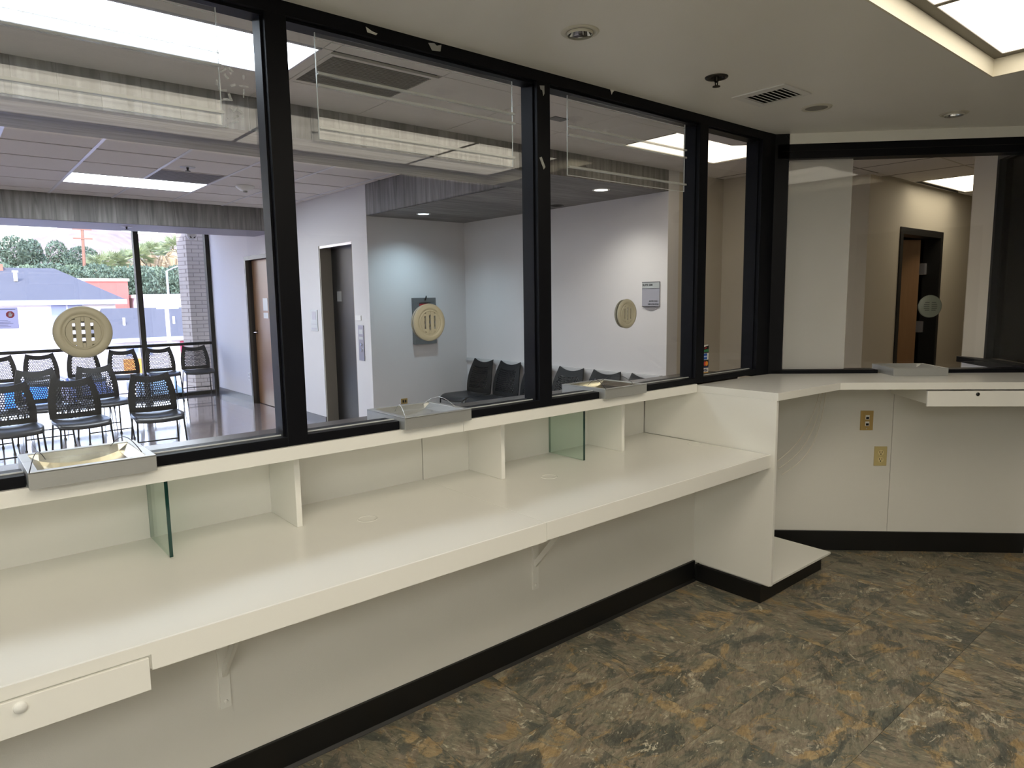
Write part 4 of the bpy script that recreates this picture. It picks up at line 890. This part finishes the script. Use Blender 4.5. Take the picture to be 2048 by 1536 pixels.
# ------------------------------------------------------------------ waiting room chairs
def back_pt(u, v, off=0.0):
    """u -1..1 across, v 0..1 up the shell of the backrest (chair faces -Y)"""
    hw = .215 - .012*v - .034*v*v + .012*math.sin(math.pi*min(1, v*1.1))
    x = u*hw
    top = .028*(u*u) if v > 0 else 0
    z = .452 + v*(.345 + top*1.35)
    y = .195 + .075*v*v + .015*v - .035*(1-u*u)*(.35+.65*(1-v)) + off
    return (x, y, z)
def make_chair():
    root = thing('perforated_chair', 'black chair', 'chair')
    # backrest: solid border + lattice of round holes
    b = MB(); nu, nv = 15, 12; u0, u1, v0, v1 = -.74, .74, .135, .84; th = .010
    NS = 8
    def face(pts):   # front, back
        k = len(b.v)
        b.v += [back_pt(u, v, 0) for u, v in pts] + [back_pt(u, v, th) for u, v in pts]
        n = len(pts); b.f.append(tuple(range(k, k+n))); b.f.append(tuple(range(k+n, k+2*n))[::-1]); return k, n
    cu = (u1-u0)/nu; cv = (v1-v0)/nv
    for r_ in range(nv):
        vc = v0+(r_+.5)*cv; sh = .5*(r_ % 2)
        cells = [(u0+(c+sh)*cu, u0+(c+1+sh)*cu) for c in range(nu - (r_ % 2))]
        if r_ % 2: face([(u0, vc-cv/2), (u0+.5*cu, vc-cv/2), (u0+.5*cu, vc+cv/2), (u0, vc+cv/2)]); face([(u1-.5*cu, vc-cv/2), (u1, vc-cv/2), (u1, vc+cv/2), (u1-.5*cu, vc+cv/2)])
        for ua, ub in cells:
            um = (ua+ub)/2
            outer = [(ua, vc), (ua, vc+cv/2), (um, vc+cv/2), (ub, vc+cv/2), (ub, vc), (ub, vc-cv/2), (um, vc-cv/2), (ua, vc-cv/2)]
            inner = [(um+.37*cu*math.cos(t), vc+.40*cv*math.sin(t)) for t in (math.pi, .75*math.pi, .5*math.pi, .25*math.pi, 0, -.25*math.pi, -.5*math.pi, -.75*math.pi)]
            k = len(b.v)
            b.v += [back_pt(u, v) for u, v in outer] + [back_pt(u, v) for u, v in inner] + [back_pt(u, v, th) for u, v in inner] + [back_pt(u, v, th) for u, v in outer]
            for i in range(8):
                j = (i+1) % 8
                b.f += [(k+i, k+j, k+8+j, k+8+i), (k+8+i, k+8+j, k+16+j, k+16+i), (k+16+i, k+16+j, k+24+j, k+24+i)]
    N = 14
    def strip(ua, ub, va, vb, n, horiz):
        for i in range(n):
            if horiz:
                a, c = ua+(ub-ua)*i/n, ua+(ub-ua)*(i+1)/n; face([(a, va), (c, va), (c, vb), (a, vb)])
            else:
                a, c = va+(vb-va)*i/n, va+(vb-va)*(i+1)/n; face([(ua, a), (ub, a), (ub, c), (ua, c)])
    strip(-1, u0, 0, 1, N, False); strip(u1, 1, 0, 1, N, False); strip(u0, u1, 0, v0, N, True); strip(u0, u1, v1, 1, N, True)
    rim = [(-1, i/N) for i in range(N+1)] + [(-1+2*i/20, 1) for i in range(1, 21)] + [(1, 1-i/N) for i in range(1, N+1)]
    k = len(b.v); b.v += [back_pt(u, v, 0) for u, v in rim] + [back_pt(u, v, th) for u, v in rim]; n = len(rim)
    for i in range(n-1): b.f.append((k+i, k+i+1, k+n+i+1, k+n+i))
    me = bpy.data.meshes.new('backrest'); me.from_pydata(b.v, [], b.f); me.materials.append(CHAIRB)
    o = bpy.data.objects.new('backrest', me); COL.objects.link(o); o.parent = root
    # seat: dished shell with rounded front
    s = MB(); nx, ny = 12, 10; P = []
    for lay in (0, 1):
        for j in range(ny+1):
            for i in range(nx+1):
                u = -1+2*i/nx; v = j/ny
                w = .205 + .025*math.sin(math.pi*min(1, v*.9+.1))
                y = -.225 + .43*v + (.03*u*u if v < .01 else .03*u*u*(1-v))
                z = .452 - .012*(1-u*u) - (.03*(1-v/.2)**2 if v < .2 else 0) + .012*max(0, v-.8)*5*.3
                P.append((u*w, y, z - (.020 if lay else 0)))
    q = (nx+1)*(ny+1); F = []
    for j in range(ny):
        for i in range(nx):
            a = j*(nx+1)+i; F.append((a, a+1, a+nx+2, a+nx+1)); F.append((q+a, q+a+nx+1, q+a+nx+2, q+a+1))
    for i in range(nx): F.append((i, q+i, q+i+1, i+1)); a = ny*(nx+1)+i; F.append((a, a+1, q+a+1, q+a))
    for j in range(ny): a = j*(nx+1); F.append((a, a+nx+1, q+a+nx+1, q+a)); a += nx; F.append((a, q+a, q+a+nx+1, a+nx+1))
    s.add(P, F).build('seat', CHAIRS, root, world=False, smooth=True)
    for sx in (-1, 1):
        MB().tube([(sx*.195, -.02, .425), (sx*.198, -.17, .425), (sx*.202, -.195, .41), (sx*.222, -.225, .008)], .0085, 8).build('leg', ROD, root, world=False, smooth=True)
        MB().tube([(sx*.195, -.02, .425), (sx*.196, .15, .425), (sx*.20, .172, .41), (sx*.222, .26, .008)], .0085, 8).build('leg', ROD, root, world=False, smooth=True)
        MB().lathe([(.0005, 0), (.014, 0), (.014, .012), (.0085, .02)], 10, 'z', (sx*.222, -.225, 0)).lathe([(.0005, 0), (.014, 0), (.014, .012), (.0085, .02)], 10, 'z', (sx*.222, .26, 0)).build('glide', BLKW, root, world=False)
    MB().tube([(-.217, -.214, .125), (.217, -.214, .125)], .007, 8).build('stretcher', ROD, root, world=False, smooth=True)
    MB().tube([(-.213, .232, .14), (.213, .232, .14)], .007, 8).build('stretcher', ROD, root, world=False, smooth=True)
    return root
proto = make_chair()
FR, MR, BR, AR = 'front row of waiting chairs', 'middle row of waiting chairs', 'chairs along the street window', 'chairs along the alcove wall'
chairs = [  # x, y of the seat centre, heading, label, group
    (1.60, 7.36, -4, 'black perforated chair in the front row nearest the brown door', FR),
    (.975, 7.50, 3, 'black perforated chair, second from the right in the front row', FR),
    (.44, 7.44, 2, 'black perforated chair at the left end of the front row', FR),
    (1.385, 8.86, 5, 'black perforated chair at the right end of the middle row', MR),
    (.82, 8.90, 4, 'black perforated chair in the centre of the middle row', MR),
    (.26, 8.80, 8, 'black perforated chair at the left edge of the middle row', MR),
    (3.20, 11.72, -6, 'black chair in the window row beside the right window jamb', BR),
    (2.685, 11.72, -3, 'black chair in the window row just right of the window mullion', BR),
    (2.165, 11.72, -3, 'black chair in the window row just left of the window mullion', BR),
    (1.65, 11.72, 0, 'black chair in the window row directly below the leftmost grille', BR),
    (1.12, 11.72, 0, 'black chair in the window row left of the leftmost grille', BR),
    (.62, 11.72, 0, 'black chair at the left end of the window row', BR),
    (4.56, 6.27, -89, 'black chair in the alcove corner under the fire cabinet wall', AR),
    (4.56, 5.79, -90, 'second black chair from the alcove corner', AR),
    (4.56, 5.315, -90, 'third black chair from the alcove corner, half hidden by the post', AR),
    (4.56, 4.84, -90, 'fourth black chair from the alcove corner, right of the post', AR),
    (4.56, 4.365, -90, 'fifth black chair from the alcove corner, behind a steel tray', AR),
    (4.56, 3.89, -90, 'last black chair in the alcove row, below the suite sign', AR)]
for i, (x, y, a, lab, gr) in enumerate(chairs):
    c = proto if i == 0 else copy_tree(proto)
    c.location = (x, y, 0); c.rotation_euler = (0, 0, R(a)); c['label'] = lab; c['group'] = gr

# ------------------------------------------------------------------ outside: street, houses, trees, mountain
def SCL(k, p): return (p[0]*k, p[1]*k, CH + (p[2]-CH)*k)
GZ = -3.6
struct('ground', MB().box(-150, 260, 12.35, 420, GZ-.3, GZ), mat('asphalt', '#9c9aa0', .9, noise=.1, scale=.4), 'pale asphalt street and lot below the window', 'ground')
struct('wall_facade', MB().box(-3.8, 11.6, 12.18, 12.3, GZ, -.02), mat('facade_block', '#b9b2a6', .9), 'outer wall below the street window', 'wall')
def brick_mat():
    M = bpy.data.materials.new('cream_brick'); M.use_nodes = True
    n = M.node_tree.nodes; l = M.node_tree.links; b = n['Principled BSDF']
    tc = n.new('ShaderNodeTexCoord'); mp = n.new('ShaderNodeMapping'); mp.inputs['Rotation'].default_value = (R(90), 0, 0)
    br = n.new('ShaderNodeTexBrick'); br.inputs['Color1'].default_value = hexc('#d9ccb9'); br.inputs['Color2'].default_value = hexc('#cdc1b0'); br.inputs['Mortar'].default_value = hexc('#9c8f80')
    br.inputs['Scale'].default_value = 1; br.inputs['Brick Width'].default_value = .2; br.inputs['Row Height'].default_value = .068; br.inputs['Mortar Size'].default_value = .006
    l.new(tc.outputs['Object'], mp.inputs[0]); l.new(mp.outputs[0], br.inputs[0]); l.new(br.outputs[0], b.inputs['Base Color']); b.inputs['Roughness'].default_value = .9
    return M
struct('wall_pilaster', MB().prism([(3.33, 12.95), (3.42, 12.72), (3.78, 12.60), (3.78, 13.2), (3.42, 13.2)], GZ, 4.2), brick_mat(), 'cream brick pilaster outside the street window', 'wall')
ROOF = mat('grey_shingle', '#55585d', .9, noise=.16, scale=5, bump=.5, bscale=9)
STUC = mat('white_stucco', '#e9e8ec', .9, noise=.03, scale=2)
EAVE = mat('eave_trim', '#aebad2', .7); WINB = mat('house_window', '#8f9cc0', .35); WFR = mat('house_window_frame', '#d9deea', .5)
# two-storey house
KH = 1.95
hx1 = SCL(KH, (4.656, 26, 0))[0]; hy = 26*KH; ez = SCL(KH, (0, 26, 1.66))[2]; pz = SCL(KH, (0, 26, 2.50))[2]
ho = thing('white_house', 'white two storey house with grey hip roof seen through the leftmost pane', 'house', (5, hy+5, GZ))
MB().box(-12, hx1, hy, hy+10, GZ, ez).build('wall', STUC, ho)
ex = hx1 + .55; ey = hy - .6
px0 = SCL(KH, (3.184, 26, 0))[0]
rv = [(-12.6, ey, ez), (ex, ey, ez), (ex, hy+10.6, ez), (-12.6, hy+10.6, ez), (-8, hy+5.2, pz+.55), (px0+.3, hy+5.2, pz+.55)]
MB().add(rv, [(0, 1, 5, 4), (1, 2, 5), (2, 3, 4, 5), (3, 0, 4), (3, 2, 1, 0)]).build('roof', ROOF, ho)
MB().box(-12.6, ex, ey-.02, ey+.02, ez-.28, ez+.02).box(ex-.02, ex+.02, ey, hy+10.6, ez-.28, ez+.02).build('eave_board', EAVE, ho)
def house_window(root, xa, xb, za, zb, y, mid=True):
    w_ = MB().box(xa, xb, y-.05, y-.01, za, zb).build('window', WFR, root)
    xm = (xa+xb)/2
    for p, q in (((xa+.08, xm-.05), (xm+.05, xb-.08)) if mid else ((xa+.08, xb-.08),)):
        MB().box(p, q, y-.07, y-.05, za+.08, zb-.08).build('pane', WINB, w_)
wa = SCL(KH, (2.818, 26, 1.597)); wb = SCL(KH, (3.742, 26, .936))
house_window(ho, wa[0], wb[0], wb[2], wa[2], hy); house_window(ho, -1.2, .8, wb[2], wa[2], hy); house_window(ho, .5, 2.2, -2.6, -1.3, hy)
MB().box(-12, hx1+.02, hy-.03, hy, -.62, -.56).build('ledge_line', EAVE, ho)
vx = SCL(KH, (2.13, 26, 0))[0]
MB().tube([(vx, hy+2.6, pz-.4), (vx, hy+2.6, pz+.15)], .11, 10).tube([(vx, hy+2.6, pz+.15), (vx, hy+2.6, pz+.26)], .17, 10).build('vent_pipe', WHITEM, ho)
MB().box(2.3, 3.7, hy+4.6, hy+5.3, pz+.3, pz+.75).build('chimney', mat('old_brick', '#a5705c', .9), ho)
# low house on the right
KL = 1.8
ly = 24*KL
la = SCL(KL, (4.30, 24, 1.30)); lb = SCL(KL, (7.2, 24, .44))
lh = thing('low_house', 'low white house with grey roof beyond the window mullion', 'house', (10, ly+3, GZ))
MB().box(la[0]-.2, 14.5, ly+.6, ly+5.8, GZ, lb[2]).build('wall', STUC, lh)
MB().add([(la[0]-.5, ly, lb[2]), (15, ly, lb[2]), (15, ly+6.4, lb[2]), (la[0]-.5, ly+6.4, lb[2]), (la[0]-.2, ly+3.2, la[2]+.14), (14.7, ly+3.2, la[2]+.14)], [(0, 1, 5, 4), (1, 2, 5), (2, 3, 4, 5), (3, 0, 4), (3, 2, 1, 0)]).build('roof', ROOF, lh)
MB().box(la[0]-.5, 15, ly-.02, ly+.02, lb[2]-.2, lb[2]+.02).build('eave_board', EAVE, lh)
house_window(lh, 8.1, 9.6, lb[2]-1.1, lb[2]-.35, ly+.6)
w_ = MB().box(11.05, 12.1, ly+.5, ly+.59, lb[2]-1.3, lb[2]-.3).build('window', mat('red_curtain', '#c23a5e', .6), lh)
for x in (8.35, 11.0): MB().tube([(x, ly+1.4, lb[2]+.7), (x, ly+1.4, lb[2]+1.15)], .07, 8).build('vent_pipe', WHITEM, lh)
# red building
KR = 1.9
ra = SCL(KR, (3.6, 45, 0)); rb = SCL(KR, (8.78, 45, 0)); rz = SCL(KR, (0, 45, 2.96))[2]; ry = 45*KR
rbld = thing('red_building', 'salmon red flat roofed building behind the white house', 'building', ((ra[0]+rb[0])/2, ry+5, GZ))
MB().box(ra[0], rb[0], ry, ry+6, GZ, rz-.3).build('wall', mat('red_stucco', '#b8655a', .9), rbld)
MB().box(ra[0]-.15, rb[0]+.15, ry-.15, ry+6.15, rz-.3, rz).build('parapet', mat('cream_trim_out', '#e7dccb', .8), rbld)
MB().box(rb[0]-4.6, rb[0]-4.3, ry-.12, ry-.01, GZ, rz-.6).box(rb[0]-3.9, rb[0]-3.5, ry-.3, ry-.01, rz-1.6, rz-1.2).build('downspout', mat('red_trim', '#a8443e', .8), rbld)
wl_ = thing('white_building', 'flat white building right of the window mullion', 'building', (20, 84, GZ))
MB().box(17.2, 26, 80, 92, GZ, 2.1).build('wall', STUC, wl_); MB().box(17, 26.2, 79.8, 92.2, 2.1, 2.45).build('parapet', WHITEM, wl_)
# signs, poles
t = thing('street_sign', 'grey rectangular street sign on a pale post', 'sign', (8.6, 36, GZ))
MB().box(8.52, 8.68, 35.95, 36.05, GZ, 1.3).build('post', mat('pale_post', '#c8c2b4', .7), t)
MB().box(8.13, 9.12, 35.9, 35.95, 1.24, 1.535).build('board', mat('sign_board', '#9aa0b4', .6), t)
t = thing('orange_sign', 'orange sign board beside the street seen behind the chairs', 'sign', (6.95, 36, GZ))
MB().box(6.92, 6.98, 35.9, 36, GZ, -1.3).build('post', mat('pale_post', '#c8c2b4', .7), t); MB().box(6.55, 7.35, 35.85, 35.9, -1.75, -1.05).build('board', mat('orange_paint', '#d98a3a', .6), t)
t = thing('utility_pole', 'brown wooden utility pole with cross arms', 'pole', SCL(1.7, (8.9, 60, 0))[:2] + (GZ,))
pp = SCL(1.7, (8.95, 60, 7.3))
WP = mat('pole_wood', '#8d6a58', .9)
MB().tube([(pp[0]-.3, pp[1], GZ), (pp[0]+.1, pp[1], pp[2])], [.24, .17], 10).build('pole', WP, t)
for z in (pp[2]-.55, pp[2]-1.7): MB().box(pp[0]-1.0, pp[0]+1.1, pp[1]-.2, pp[1]-.05, z, z+.16).build('cross_arm', WP, t)
t = thing('street_lamp', 'tall grey street lamp with long curved arm', 'street lamp', SCL(1.4, (12.12, 50, 0))[:2] + (GZ,))
lp_ = SCL(1.4, (12.12, 50, 3.63)); le = SCL(1.4, (13.3, 50, 4.1))
MB().tube([(lp_[0], lp_[1], GZ), lp_], [.14, .09], 10).build('post', mat('lamp_grey', '#b9bcc6', .5, .3), t)
MB().tube([lp_, ((lp_[0]+le[0])/2, le[1], lp_[2]+.4), le], .05, 8).build('arm', mat('lamp_grey', '#b9bcc6', .5, .3), t)
MB().box(le[0], le[0]+.6, le[1]-.15, le[1]+.15, le[2]-.08, le[2]+.06).build('lamp_head', WHITEM, t)
# cars
def car(label, x, y, rz, paint, kind=0):
    c = thing('parked_car', label, 'car', (x, y, GZ), rz, 'cars parked in the lot')
    prof = [(-2.2, .35), (-2.25, .75), (-1.9, .92), (-1.25, .98), (-.65, 1.42), (.75, 1.45), (1.5, 1.0), (2.1, .92), (2.25, .6), (2.2, .35)] if kind == 0 else [(-2.4, .45), (-2.45, .95), (-1.5, 1.05), (-.9, 1.7), (.35, 1.72), (.5, 1.08), (2.4, 1.06), (2.45, .5)]
    MB().prism(prof, -.85, .85, 'y').build('body', mat('car_paint_'+paint.strip('#'), paint, .25, .2), c, world=False, bevel=.06)
    gp_ = [(-1.12, 1.0), (-.62, 1.36), (.68, 1.38), (1.25, 1.02)] if kind == 0 else [(-1.4, 1.1), (-.87, 1.62), (.28, 1.64), (.4, 1.12)]
    MB().prism(gp_, -.87, .87, 'y').build('side_window', mat('car_glass', '#20242c', .1), c, world=False)
    for wx in (-1.4, 1.4):
        for sy in (-1, 1):
            MB().lathe([(.0005, sy*.86), (.2, sy*.87), (.32, sy*.86), (.34, sy*.80), (.34, sy*.62)], 20, 'y', (wx, 0, .34)).build('wheel', BLKW, c, world=False)
    MB().box(2.2, 2.27, -.8, -.5, .6, .8).box(2.2, 2.27, .5, .8, .6, .8).build('tail_lamp', REDM, c, world=False)
car('bright blue parked car below the white house, far left', 3.1, 40.5, R(86), '#1f6fc4')
car('white parked van like car left of the orange sign', 0.5, 41, R(92), '#e6e6ea', 1)
car('dark navy parked car in the middle of the lot', 5.6, 41.5, R(95), '#2b3a5c')
car('teal grey parked pickup right of the orange sign', 8.3, 38.6, R(88), '#5a7480', 1)
car('grey parked car near the red and white car', 13.2, 39.5, R(90), '#6d7480')
car('white parked car with red lamps by the brick pilaster', 10.7, 38.0, R(268), '#e9e9ee')
# trees
LEAF = [mat('leaf_dark', '#5b6f5a', .7, noise=.35, scale=1.2), mat('leaf_mid', '#73876a', .7, noise=.3, scale=1.2), mat('leaf_palm', '#8e9c70', .7, noise=.3, scale=1), mat('palm_skirt', '#b8a684', .9, noise=.25, scale=1.5)]
BARK = mat('bark', '#6d5a4a', .9)
def leafy(name, label, x, y, h, blobs, n, size, m, group, base=GZ):
    rnd = random.Random(int(x*13 + y*7 + h*31))
    t = thing(name, label, 'tree', (x, y, base), 0, group)
    MB().tube([(0, 0, 0), (rnd.uniform(-.2, .2), 0, h*.5), (rnd.uniform(-.3, .3), 0, h*.9)], [.28, .2, .06], 8).build('trunk', BARK, t, world=False)
    b = MB()
    for (bx, bz, rx, rz_) in blobs:
        for k in range(n):
            while True:
                p = Vector((rnd.uniform(-1, 1), rnd.uniform(-1, 1), rnd.uniform(-1, 1)))
                if p.length < 1: break
            p = p.normalized()*(p.length**.5)
            c = Vector((bx+p.x*rx, p.y*rx, bz+p.z*rz_)); e = Euler((rnd.uniform(0, 6), rnd.uniform(0, 6), rnd.uniform(0, 6))).to_matrix()
            s_ = size*rnd.uniform(.6, 1.3)
            b.add([c+e@Vector(q) for q in ((-s_, 0, 0), (0, -s_*.45, 0), (s_, 0, 0), (0, s_*.45, 0))], [(0, 1, 2, 3)])
    b.build('foliage', m, t, world=False)
def SY(x, y, z, k): return SCL(k, (x, y, z))
KT = 1.7; TY = 60*KT
def X6(x): return x*KT
def Z6(z): return CH + (z-CH)*KT - GZ
tg = 'trees beyond the houses'
leafy('broadleaf_tree', 'tall loose green tree at the far left behind the white house', X6(4.5), TY+2.5, Z6(6.1), [(-1.5, Z6(4.6), 2.2, 2.6), (.6, Z6(5.4), 1.7, 1.9), (-.6, Z6(3.4), 2.6, 1.8)], 1352, 0.21, LEAF[0], tg)
leafy('broadleaf_tree', 'tall green tree second from the left behind the white house', X6(5.75)*1.06, TY+7.5, Z6(6.2), [(0, Z6(5.5), 1.5, 1.8), (.4, Z6(4.3), 1.9, 2.2), (0, Z6(3.4), 2.2, 1.6)], 1352, 0.21, LEAF[0], tg)
leafy('broadleaf_tree', 'thin sparse tree left of the utility pole', X6(7.3)*1.02, TY+2.5, Z6(6.1), [(0, Z6(5.4), 1.2, 1.5), (.8, Z6(4.5), 1.5, 1.5), (0, Z6(3.6), 1.9, 1.2)], 676, 0.20, LEAF[0], tg)
leafy('broadleaf_tree', 'rounded dark green tree behind the utility pole', X6(8.85)*1.08, TY+8, Z6(6.0), [(0, Z6(5.0), 2.2, 1.9), (.9, Z6(4.2), 1.8, 1.5), (-.9, Z6(4.1), 1.9, 1.6)], 1456, 0.21, LEAF[0], tg)
for k, x in enumerate((3.6, 5.4, 6.8, 8.2, 9.7, 11.0, 12.4, 13.9, 15.4, 16.6)):
    leafy('leafy_bush', ('low green hedge tree behind the white house ridge', 'low green tree left of the sparse tree', 'low green tree below the sparse tree', 'low green tree behind the red building, near the pole', 'low green tree below the first palm', 'low green tree right above the red building corner', 'green tree just left of the window mullion', 'large green tree right of the window mullion', 'green tree behind the street lamp', 'green tree beside the brick pilaster')[k], X6(x)*(.93+.05*(k % 2)), TY-7 + 5*(k % 2), Z6(4.0), [(0, Z6(3.5), 2.2, 1.4), (.7, Z6(2.7), 2.3, 1.6), (-.6, Z6(1.9), 2.4, 1.6)], 1092, 0.22, LEAF[k % 2], 'low trees behind the houses')
def palm(label, x, y, h, fr=2.0):
    rnd = random.Random(int(x*17+h*5)); t = thing('palm_tree', label, 'palm tree', (x, y, GZ), 0, 'palm trees beyond the houses')
    MB().tube([(0, 0, 0), (.1, 0, h*.5), (0, 0, h)], [.38, .3, .3], 10).build('trunk', BARK, t, world=False)
    f = MB(); sk_ = MB()
    for k in range(46):
        az = rnd.uniform(0, 6.283); el = rnd.uniform(-.35, 1.35); L = fr*rnd.uniform(.8, 1.15)
        d = Vector((math.cos(az)*math.cos(el), math.sin(az)*math.cos(el), math.sin(el))); o = Vector((0, 0, h)); tip = o + d*L
        sd = d.cross(Vector((0, 0, 1))).normalized()
        for q in range(9):
            a = -1.1 + 2.2*q/8; dd = (d*math.cos(a) + sd*math.sin(a)).normalized(); e = tip - d*L*.45
            end = e + dd*L*.55; end.z -= .12*L*abs(a); wv = sd*.05 + Vector((0, 0, .05))
            f.add([e, e*.5+end*.5+wv, end, e*.5+end*.5-wv], [(0, 1, 2, 3)])
        f.add([o-sd*.03, o+sd*.03, tip-d*L*.45+sd*.03, tip-d*L*.45-sd*.03], [(0, 1, 2, 3)])
    for k in range(90):
        az = rnd.uniform(0, 6.283); r0 = rnd.uniform(.3, .75); z0 = h - rnd.uniform(0, .4); L = rnd.uniform(1.2, 2.3)
        a = Vector((math.cos(az)*.3, math.sin(az)*.3, z0)); b_ = Vector((math.cos(az)*(r0+.35), math.sin(az)*(r0+.35), z0-L*.5)); c_ = Vector((math.cos(az)*r0, math.sin(az)*r0, z0-L))
        sd = Vector((-math.sin(az), math.cos(az), 0))*.16
        sk_.add([a-sd*.3, a+sd*.3, b_+sd, b_-sd], [(0, 1, 2, 3)]); sk_.add([b_-sd, b_+sd, c_+sd*.5, c_-sd*.5], [(0, 1, 2, 3)])
    f.build('fronds', LEAF[2], t, world=False); sk_.build('dry_skirt', LEAF[3], t, world=False)
for k, (x, z, dy, lab) in enumerate(((10.0, 4.2, 4, 'short fan palm above the red building, furthest left'), (10.75, 4.5, -2, 'fan palm with tan skirt above the red building'), (11.75, 4.7, 0, 'fan palm just left of the window mullion'), (12.6, 4.9, 3, 'fan palm partly behind the window mullion'), (13.5, 5.4, -1, 'tall fan palm right of the window mullion'), (14.35, 5.2, 2, 'fan palm in the middle of the right group'), (15.15, 5.7, 0, 'tallest fan palm beside the brick pilaster'), (16.2, 5.3, 3, 'fan palm furthest right behind the pilaster'))):
    yk = TY+3+4.6*(k % 3); palm(lab, X6(x)*yk/TY, yk, CH + (Z6(z+.1)+GZ-CH)*yk/TY - GZ)
# mountain
mt = MB(); NX, NY = 60, 10; rnd = random.Random(3)
prof = [(-400, 30), (0, 40), (45, 47), (70, 58), (85, 66), (100, 74), (120, 78), (140, 70), (160, 66), (185, 72), (215, 90), (300, 70), (500, 40)]
def mh(x):
    for (a, ha), (b_, hb) in zip(prof[:-1], prof[1:]):
        if a <= x <= b_: return ha + (hb-ha)*(x-a)/(b_-a)
    return 30
xs_m = [-400 + 900*i/NX for i in range(NX+1)]
for j in range(NY+1):
    for x in xs_m:
        f_ = j/NY; mt.v.append((x*1.0, 560+180*f_ + rnd.uniform(-4, 4), -5 + (mh(x)+5)*(f_**.8) + rnd.uniform(-2.2, 2.2)*(f_ > .05)*(f_ < .98)))
for j in range(NY):
    for i in range(NX): a = j*(NX+1)+i; mt.f.append((a, a+1, a+NX+2, a+NX+1))
tag(mt.build('mountain', mat('mountain_rock', '#8d8076', .95, noise=.45, scale=.11, bump=1.0, bscale=.05)), 'bare pinkish mountain behind the trees', 'mountain', kind='structure')
